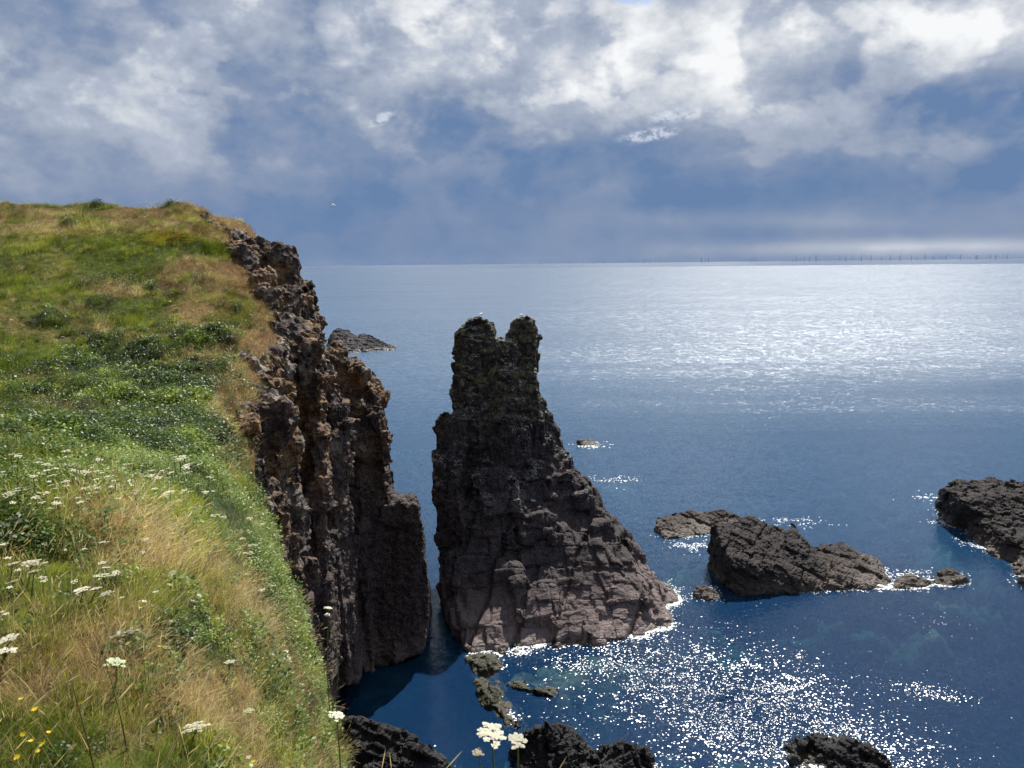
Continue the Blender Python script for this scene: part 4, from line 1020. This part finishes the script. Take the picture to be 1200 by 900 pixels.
def umbel_meshes(seed, detail=True):
    """head of unit width at the origin (top), rays meeting below, and a stem of unit length"""
    r_ = np.random.default_rng(seed); Hd = MBld(); St = MBld()
    n_um = 19 if detail else 9; hub = np.array([0, 0, -.30])
    for k in range(n_um):
        rad = .42 * math.sqrt((k + .3) / n_um) * r_.uniform(.85, 1.2); a = k * 2.4 + r_.uniform(-.35, .35)
        c = np.array([rad * math.cos(a), rad * math.sin(a), -.32 * rad * rad + r_.uniform(-.02, .02)])
        if detail: tube(St, [hub, c * .55 + hub * .45 + np.array([0, 0, -.02]), c], .012, .008, 3)
        m_ = 11 if detail else 4
        for j in range(m_):
            q = .085 * math.sqrt((j + .4) / m_) * 1.15; b = j * 2.4 + r_.uniform(-.3, .3)
            f = c + np.array([q * math.cos(b), q * math.sin(b), .015 - 1.6 * q * q + r_.uniform(-.008, .008)])
            s_ = (.046 if detail else .075) * r_.uniform(.8, 1.2)
            z0 = r_.uniform(0, 3)
            Hd.leaf(f, (s_ * math.cos(z0), s_ * math.sin(z0), .01 * r_.normal()), (-s_ * 1.5 * math.sin(z0), s_ * 1.5 * math.cos(z0), .01 * r_.normal()), .5)
            Hd.leaf(f + np.array([0, 0, .006]), (-s_ * math.sin(z0 + .7), s_ * math.cos(z0 + .7), .012), (s_ * 1.4 * math.cos(z0 + .7), s_ * 1.4 * math.sin(z0 + .7), -.012), .5)
    return Hd.mesh('flower_head', M_PETAL), St.mesh('flower_rays', M_STEM) if detail else None
M_PALE = simple_mat('greenish_petals', (.62, .66, .42), .6, .3, 150); M_FADE = simple_mat('faded_petals', (.50, .42, .30), .7, .2, 150)
UM = [umbel_meshes(s) for s in range(7)]
UM[3][0].materials[0] = M_PALE; UM[6][0].materials[0] = M_FADE
UF = [umbel_meshes(30 + s, False)[0] for s in range(5)]
def stem_mesh(vec, r0, r1, mat, seed=0):
    r_ = np.random.default_rng(seed); B = MBld(); v_ = np.array(vec)
    bow = np.array([r_.normal() * .05, r_.normal() * .05, 0]) * np.linalg.norm(v_)
    tube(B, [v_ * f + bow * math.sin(math.pi * f) for f in np.linspace(0, 1, 6)], r0, r1, 5)
    return B.mesh('stem', mat)
def umbel(px, py, wpx, label, h=.30, group=None, dist_=None, k=0, cat='flower'):
    if dist_: head = at(px, py, dist_)
    else:
        head = ray_ground(px, py, h)
        if head is None: return
    d_ = (head - Vector((0, 0, EYE))).length; size = wpx * d_ / F
    gx = head.x - .03; gz = float(terrain(np.array([gx]), np.array([head.y]))[0])
    gz = max(gz, head.z - .9)
    rt_ = empty('hogweed', (gx, head.y, gz)); tag(rt_, label, cat, group)
    top_ = Vector((head.x - gx, 0, head.z - gz))
    q = Vector((0, 0, -.30 * size)); hb = top_ + q
    st = link('stem', stem_mesh(tuple(hb), .0035 + .02 * size, .0018 + .01 * size, M_STEM, k), None, rt_)
    hm, sm = UM[3 if ('greenish' in label or 'pale' in label or 'yellowish' in label) else 6 if ('faded' in label or 'withered' in label) else (0, 1, 2, 4, 5)[k % 5]]
    hd = link('flower_head', hm, None, rt_, top_); hd.scale = (size, size, size); hd.rotation_euler = (rng.normal(0, .12) - .1, rng.normal(0, .12), rng.uniform(0, 6.28))
    ry = link('flower_rays', sm, None, hd)
    return rt_
NEAR = [
    (146, 741, 30, 'broad cream umbel of many florets, above the straw grass left of the dark hollow'),
    (8, 748, 20, 'cream umbel at the left edge, upper of the touching pair'),
    (6, 761, 22, 'cream umbel at the left edge, lower of the touching pair'),
    (136, 775, 22, 'pale greenish umbel just below the broad cream one'),
    (228, 851, 26, 'cream umbel low in the straw grass, nearest the bottom edge'),
    (220, 747, 16, 'small cream umbel at the upper left rim of the dark hollow'),
    (269, 775, 13, 'small flat white umbel at the lower right rim of the dark hollow'),
    (96, 690, 17, 'white umbel at the left end of the row of three beside the dark leafy tuft'),
    (112, 689, 12, 'small white umbel in the middle of the row of three beside the dark leafy tuft'),
    (124, 695, 14, 'white umbel ending the row of three, touching the dark leafy tuft'),
    (120, 674, 20, 'pale ragged umbel just above the dark leafy tuft'),
    (136, 671, 9, 'tiny white umbel right above the dark leafy tuft'),
    (35, 659, 20, 'white umbel over the dark green leaves at far left, broadest of its four'),
    (14, 660, 13, 'small white umbel over dark leaves, level with the broadest at far left'),
    (39, 669, 12, 'small white umbel hanging just below the broadest one at far left'),
    (15, 681, 10, 'small white umbel at far left, lowest of four over dark green leaves'),
    (203, 671, 14, 'single white umbel in open grass between the brown patch and the pale herbs'),
    (171, 632, 8, 'tiny white umbel on a bare stalk over the brown grass'),
    (96, 605, 20, 'white umbel on the rim between the flowery meadow and the brown grass'),
    (228, 596, 11, 'white umbel at the right end of the flowery meadow'),
    (194, 758, 11, 'half-open greenish umbel just below the one at the dark hollow'),
    (290, 833, 12, 'faded pale umbel deep in the straw near the cliff brow'),
    (351, 802, 13, 'cream umbel standing against the dark leaves at the lower brow'),
    (342, 817, 9, 'small yellowish umbel low on the lower brow'),
    (356, 741, 12, 'white umbel on the leafy brow, right of the three stacked ones'),
    (395, 838, 19, 'cream umbel against the dark water right beside the grass edge'),
    (330, 757, 8, 'white umbel topmost of three stacked on the leafy brow'), (334, 763, 8, 'white umbel in the middle of three stacked on the leafy brow'), (337, 771, 8, 'white umbel lowest of three stacked on the leafy brow'),
    (385, 712, 10, 'white umbel sticking out over the dark gully at the brow'),
    (384, 720, 7, 'small umbel just under the one sticking out over the gully'),
]
for k, (px, py, w_, lb) in enumerate(NEAR): umbel(px, py, w_, lb, h=.09 + .09 * rng.random(), group='white umbels in the near grass', k=k, dist_=(3.0 if px > 390 and py > 800 else 5.6 if px > 380 else None))
umbel(577, 859, 35, 'large cream umbel on a tall stem at bottom centre, bigger of the pair', dist_=2.05, k=1)
umbel(607, 867, 22, 'cream umbel right of the biggest one at bottom centre', dist_=2.08, k=2)
umbel(560, 881, 13, 'small withered umbel low beside the tall pair at bottom centre', dist_=2.0, k=3)
# farther ones: one mesh each (head and stem), too small to show parts
def far_umbel_mesh(s):
    B = MBld(); src = UF[s]; co = get_co(src) ; n = len(co)
    B.V = [tuple(c * 1.0) for c in co]; B.v = [.5] * n; B.F = [tuple(p.vertices) for p in src.polygons]; nf = len(B.F)
    tube(B, [(0, 0, -2.6), (.1, 0, -1.2), (0, 0, -.05)], .05, .03, 4)
    me = B.mesh('hogweed', M_PETAL); me.materials.append(M_STEM)
    mi = np.zeros(len(me.polygons), np.int32); mi[nf:] = 1; me.polygons.foreach_set('material_index', mi); return me
FM = [far_umbel_mesh(s) for s in range(4)]
cnt = 0
def far_umbels(n, x0, x1, y0, y1, w0, w1, label, group, h=.3, foc=None):
    k = 0; tries = 0
    while k < n and tries < n * 6:
        tries += 1
        px, py = rng.uniform(x0, x1), rng.uniform(y0, y1)
        if foc and not foc(px, py): continue
        p = ray_ground(px, py, h)
        if p is None: continue
        if p.x > edge_x(p.y) + .3: continue
        o = link('hogweed', FM[k % 4], None, None, p); s_ = rng.uniform(w0, w1) * (p - Vector((0, 0, EYE))).length / F
        o.scale = (s_, s_, s_ * .8); o.rotation_euler = (rng.normal(0, .1), rng.normal(0, .1), rng.uniform(0, 6.28))
        tag(o, label, 'flower', group); k += 1
mead = lambda x, y: y > 522 + 0.09 * x + 8 * math.sin(x * .05) and y < 596 - .08 * x
far_umbels(110, 0, 270, 520, 600, 4, 11, 'small white umbel of the flowery band on the near rise', 'umbels of the flowery band', .25, mead)
far_umbels(16, 285, 350, 600, 700, 4, 9, 'small white umbel among the pale herbs on the brow', 'umbels among the pale herbs', .2)
far_umbels(30, 150, 280, 430, 525, 2.5, 5, 'tiny white umbel among the dark herbs of the hollow', 'umbels in the hollow', .4)
far_umbels(44, 0, 300, 596, 720, 5, 10, 'small white umbel scattered through the near grass', 'small umbels in the near grass', .12)
far_umbels(60, 0, 220, 255, 430, 2, 4, 'tiny white umbel scattered on the far grassy slope', 'umbels on the far slope', .4)
# plants against the sky on the crest
for i in range(26):
    px = rng.choice([rng.uniform(160, 212), rng.uniform(160, 212), rng.uniform(0, 150)]); yy_ = 57.5 + rng.uniform(-2, 1)
    b0 = at(px, 243, yy_); X0 = b0.x; z0 = float(terrain(np.array([X0]), np.array([yy_]))[0]); hh_ = rng.uniform(.35, .8) if px > 155 else rng.uniform(.2, .4)
    o = link('hogweed', FM[i % 4], None, None, (X0, yy_, z0 + hh_)); s_ = rng.uniform(.13, .24); o.scale = (s_, s_, hh_ / 2.4); tag(o, 'pale umbel standing against the sky on the crest', 'flower', 'umbels on the crest')
# yellow flowers
def daisy(seed):
    r_ = np.random.default_rng(seed); B = MBld()
    for k in range(9):
        a = 6.283 * k / 9 + r_.normal() * .1; B.leaf((.28 * math.cos(a), .28 * math.sin(a), .03), (.24 * math.cos(a), .24 * math.sin(a), .06), (-.2 * math.sin(a), .2 * math.cos(a), 0), .5)
    B.leaf((0, 0, .05), (.16, 0, 0), (0, .22, 0), .5); nf = len(B.F)
    tube(B, [(0, 0, -5), (.2, 0, -2), (0, 0, 0)], .08, .06, 4)
    me = B.mesh('yellow_flower', M_YEL); me.materials.append(M_STEM); mi = np.zeros(len(me.polygons), np.int32); mi[nf:] = 1; me.polygons.foreach_set('material_index', mi); return me
DY = [daisy(s) for s in range(3)]
YL = [(187, 758, 6, 'single yellow flower right of the broad cream umbel'), (169, 752, 6, 'single yellow flower touching the right side of the broad cream umbel'), (281, 556, 6, 'single yellow flower at the right end of the flowery band'), (296, 893, 8, 'yellow flower at the bottom edge near the brow')]
YL += [(x, y, w_, 'yellow flower in the lower left corner of the grass') for x, y, w_ in [(41, 831, 7), (24, 819, 5), (50, 872, 8), (57, 858, 5), (20, 887, 7), (44, 880, 5), (94, 824, 6), (36, 868, 5), (62, 838, 5), (27, 860, 6)]]
for k, (px, py, w_, lb) in enumerate(YL):
    p = ray_ground(px, py, .12)
    if p is None: continue
    o = link('yellow_flower', DY[k % 3], None, None, p); s_ = w_ * (p - Vector((0, 0, EYE))).length / F; o.scale = (s_,) * 3; o.rotation_euler = (rng.normal(0, .3) - .3, rng.normal(0, .3), rng.uniform(0, 6)); tag(o, lb, 'flower', 'yellow flowers')
# patch of yellow bloom on the far slope (uncountable)
PY = []
for _ in range(2600):
    px, py = rng.normal(197, 20), rng.normal(278, 4.5)
    r_ = ray(px, py); 
    PY.append((px, py))
PYa = np.array(PY); dirs_ = np.array([tuple(ray(a, b)) for a, b in PY]); tt_ = np.full(len(PY), 0.0); hit = np.zeros(len(PY), bool)
for s_ in np.arange(38, 62, .25):
    Q = dirs_ * s_; g_ = terrain(Q[:, 0], Q[:, 1]) + .18; nw = (~hit) & (EYE + Q[:, 2] < g_); tt_[nw] = s_; hit |= nw
Q = (dirs_ * tt_[:, None])[hit]; Q[:, 2] = terrain(Q[:, 0], Q[:, 1]) + .18 + rng.normal(0, .03, len(Q))
n = len(Q); instancer('yellow_bloom', DY, Q, rotz(n, .5), rng.uniform(.04, .07, n), rng.integers(0, 3, n), rng.random(n), 'patch of yellow bloom on the far slope', 'ground cover')
# dark dead stalks
for px, py, h_, lb in [(84, 800, .34, 'dark upright dead stalk in the grass at lower left'), (122, 770, .34, 'slanting green stalk under the pale greenish umbel')]:
    p = ray_ground(px, py, h_)
    if p: o = link('dead_stalk', stem_mesh((.05, 0, -h_ - .05), .0016, .003, M_DRY if px < 100 else M_STEM, 3), None, None, p); tag(o, lb, 'stalk')

# ------------------------------------------------------------------ gulls
M_GULL = simple_mat('gull_white', (.80, .80, .80), .6); M_GREY = simple_mat('gull_grey', (.42, .45, .50), .6); M_BILL = simple_mat('gull_bill', (.7, .45, .05), .5)
def skin(name, pts, edges, radii, mat, parent, lv=1):
    me = bpy.data.meshes.new(name); me.from_pydata(pts, edges, []); o = bpy.data.objects.new('t', me); col.objects.link(o)
    md = o.modifiers.new('s', 'SKIN'); 
    for i, r_ in enumerate(radii): me.skin_vertices[0].data[i].radius = (r_, r_)
    me.skin_vertices[0].data[0].use_root = True
    sb = o.modifiers.new('u', 'SUBSURF'); sb.levels = lv; sb.render_levels = lv
    me2 = bpy.data.meshes.new_from_object(o.evaluated_get(bpy.context.evaluated_depsgraph_get())); bpy.data.objects.remove(o)
    me2.name = name; me2.polygons.foreach_set('use_smooth', np.ones(len(me2.polygons), bool)); me2.materials.clear()
    return link(name, me2, mat, parent)
def wing_mesh(side, s=1.0):
    B = MBld(); st = [(0, .10, .16, .02), (.22, .06, .17, .12), (.42, .04, .13, .15), (.62, -.06, .07, .10), (.72, -.14, .015, .06)]
    for x, y, c_, z in st:
        for dy_, dz_ in ((c_ * .5, 0), (0, .012), (-c_ * .5, 0), (0, -.006)): B.V.append((side * x * s, (y + dy_) * s, (z + dz_) * s)); B.v.append(.5)
    for i in range(4):
        for k in range(4): B.F.append((i * 4 + k, i * 4 + (k + 1) % 4, i * 4 + 4 + (k + 1) % 4, i * 4 + 4 + k))
    return B.mesh('wing', M_GREY)
gl_ = empty('gull', at(390, 241, 72)); gl_.rotation_euler = (0, R(12), R(-60)); tag(gl_, 'white gull flying against the dark cloud above the headland', 'gull')
skin('body', [(0, 0, 0), (0, .14, .01), (0, .22, .03), (0, .29, .03), (0, -.14, .01), (0, -.26, .01)], [(0, 1), (1, 2), (2, 3), (0, 4), (4, 5)], [.065, .055, .04, .012, .045, .02], M_GULL, gl_)
link('wing', wing_mesh(1), None, gl_); link('wing', wing_mesh(-1), None, gl_)
def standing_gull(p, rz, label):
    r0 = empty('gull', p); r0.rotation_euler = (0, 0, rz); tag(r0, label, 'gull', 'gulls resting on the rocks')
    skin('body', [(0, 0, .20), (0, .12, .23), (0, .17, .31), (0, .19, .37), (0, .25, .37), (0, -.12, .19), (0, -.26, .16)], [(0, 1), (1, 2), (2, 3), (3, 4), (0, 5), (5, 6)], [.085, .07, .045, .042, .01, .06, .015], M_GULL, r0)
    B = MBld()
    for sx in (-.03, .03): tube(B, [(sx, 0, .14), (sx, .01, -.02)], .006, .006, 4)
    link('legs', B.mesh('legs', M_BILL), None, r0)
    for sd in (-1, 1):
        B = MBld(); st = [(.075, .10, .24, .03), (.088, 0, .23, .05), (.07, -.16, .20, .04), (.03, -.30, .17, .01)]
        for x, y, z, c_ in st:
            for a_, b_ in ((0, c_), (.012, 0), (0, -c_), (-.02, 0)): B.V.append((sd * (x + a_), y, z + b_)); B.v.append(.5)
        for i in range(3):
            for k in range(4): B.F.append((i * 4 + k, i * 4 + (k + 1) % 4, i * 4 + 4 + (k + 1) % 4, i * 4 + 4 + k))
        link('wing', B.mesh('wing', M_GREY), None, r0)
def top_of(me, x, y, r_=.35):
    co = get_co(me); m_ = np.hypot(co[:, 0] - x, co[:, 1] - y) < r_; return float(co[m_, 2].max()) if m_.any() else None
for px, py, d, me_, lb in [(407, 426, 57.5, cme, 'white gull sitting on the block at the top of the cliff buttress'), (564, 372, 72, sme, 'small gull on the left head of the stack'), (611, 371, 72.5, sme, 'small gull on the right head of the stack'), (625, 600, 67, sme, 'gull standing on the pale slab halfway down the stack')]:
    a = at(px, py, d); z = top_of(me_, a.x, a.y)
    if z: standing_gull(Vector((a.x, a.y, z)), rng.uniform(0, 6), lb)

# ------------------------------------------------------------------ wind farm on the horizon
M_TUR = simple_mat('turbine_haze_tint', (.36, .40, .46), .5)  # grey with the blue fading of distance haze put into the base colour
def turbine_mesh(seed):
    r_ = np.random.default_rng(seed); B = MBld()
    tube(B, [(0, 0, 0), (0, 0, 60), (0, 0, 105)], 6.0, 4.6, 8)
    tube(B, [(0, -6, 106), (0, 8, 106)], 3.2, 3.0, 6)
    a0 = r_.uniform(0, 2.1)
    for k in range(3):
        a = a0 + k * 2.0944; d_ = np.array([math.cos(a), 0, math.sin(a)]); s_ = np.array([-math.sin(a), .25, math.cos(a)])
        c = np.array([0, -7.5, 106.0]); n = len(B.V)
        for f, w_ in ((0, 1.3), (.2, 2.6), (.6, 1.8), (1, .5)):
            q = c + d_ * 66 * f
            for u_, v_ in ((w_, 0), (0, .7), (-w_, 0), (0, -.7)): B.V.append(tuple(q + s_ * u_ + np.array([0, v_, 0]))); B.v.append(.5)
        for i in range(3):
            for j in range(4): B.F.append((n + i * 4 + j, n + i * 4 + (j + 1) % 4, n + i * 4 + 4 + (j + 1) % 4, n + i * 4 + 4 + j))
    return B.mesh('wind_turbine', M_TUR)
TM = [turbine_mesh(s) for s in range(7)]
tx = [(960 + v / 5, h) for v, h in zip([15, 78, 115, 155, 205, 260, 320, 370, 425, 490, 520, 568, 615, 655, 688, 770, 858, 866, 940, 972, 1038, 1150, 1185], [5, 7, 8, 7, 9, 9, 6, 8, 9, 8, 5, 9, 7, 5, 8, 9, 8, 9, 8, 9, 8, 9, 7])]
tx += [(690 + v / 4.44, h) for v, h in zip([30, 75, 118, 155, 185, 215, 277, 308, 338, 362, 380, 400, 520, 568, 585, 605, 820, 826, 845, 930, 990, 1033, 1050, 1070, 1090, 1118, 1150], [6, 7, 6, 6, 5, 5, 8, 8, 6, 8, 7, 5, 5, 10, 5, 8, 6, 7, 8, 5, 5, 8, 9, 6, 8, 9, 9])]
tx += [(v, h) for v, h in [(505, 4), (522, 5), (545, 4), (567, 5), (588, 4), (612, 5), (633, 5), (655, 4), (672, 5)]]
for k, (px, h) in enumerate(tx):
    D = 17500 * 9.0 / h
    r_ = ray(px, 450); p = Vector((r_.x / r_.y * D, D, 0))
    o = link('wind_turbine', TM[k % 7], None, None, p)
    tag(o, 'tiny grey wind turbine of the far wind farm along the horizon', 'wind turbine', 'wind turbines on the horizon')

# ------------------------------------------------------------------ air between the camera and the wind farm
bm = bmesh.new(); r_ = bmesh.ops.create_cube(bm, size=1)
for v in bm.verts: v.co = Vector((v.co.x * 45000, v.co.y * 45000 + 5000, 110 + v.co.z * 250 + 0))
hz = bpy.data.meshes.new('haze'); bm.to_mesh(hz); bm.free()
m, t = mat_new('haze'); o_ = t.new('ShaderNodeOutputMaterial'); pv = t.new('ShaderNodeVolumePrincipled')
pv.inputs['Color'].default_value = (.80, .88, 1, 1); pv.inputs['Density'].default_value = 1.5e-6; pv.inputs['Anisotropy'].default_value = .3
t.l.new(pv.outputs[0], o_.inputs['Volume'])
tag(link('haze', hz, m), kind='stuff')
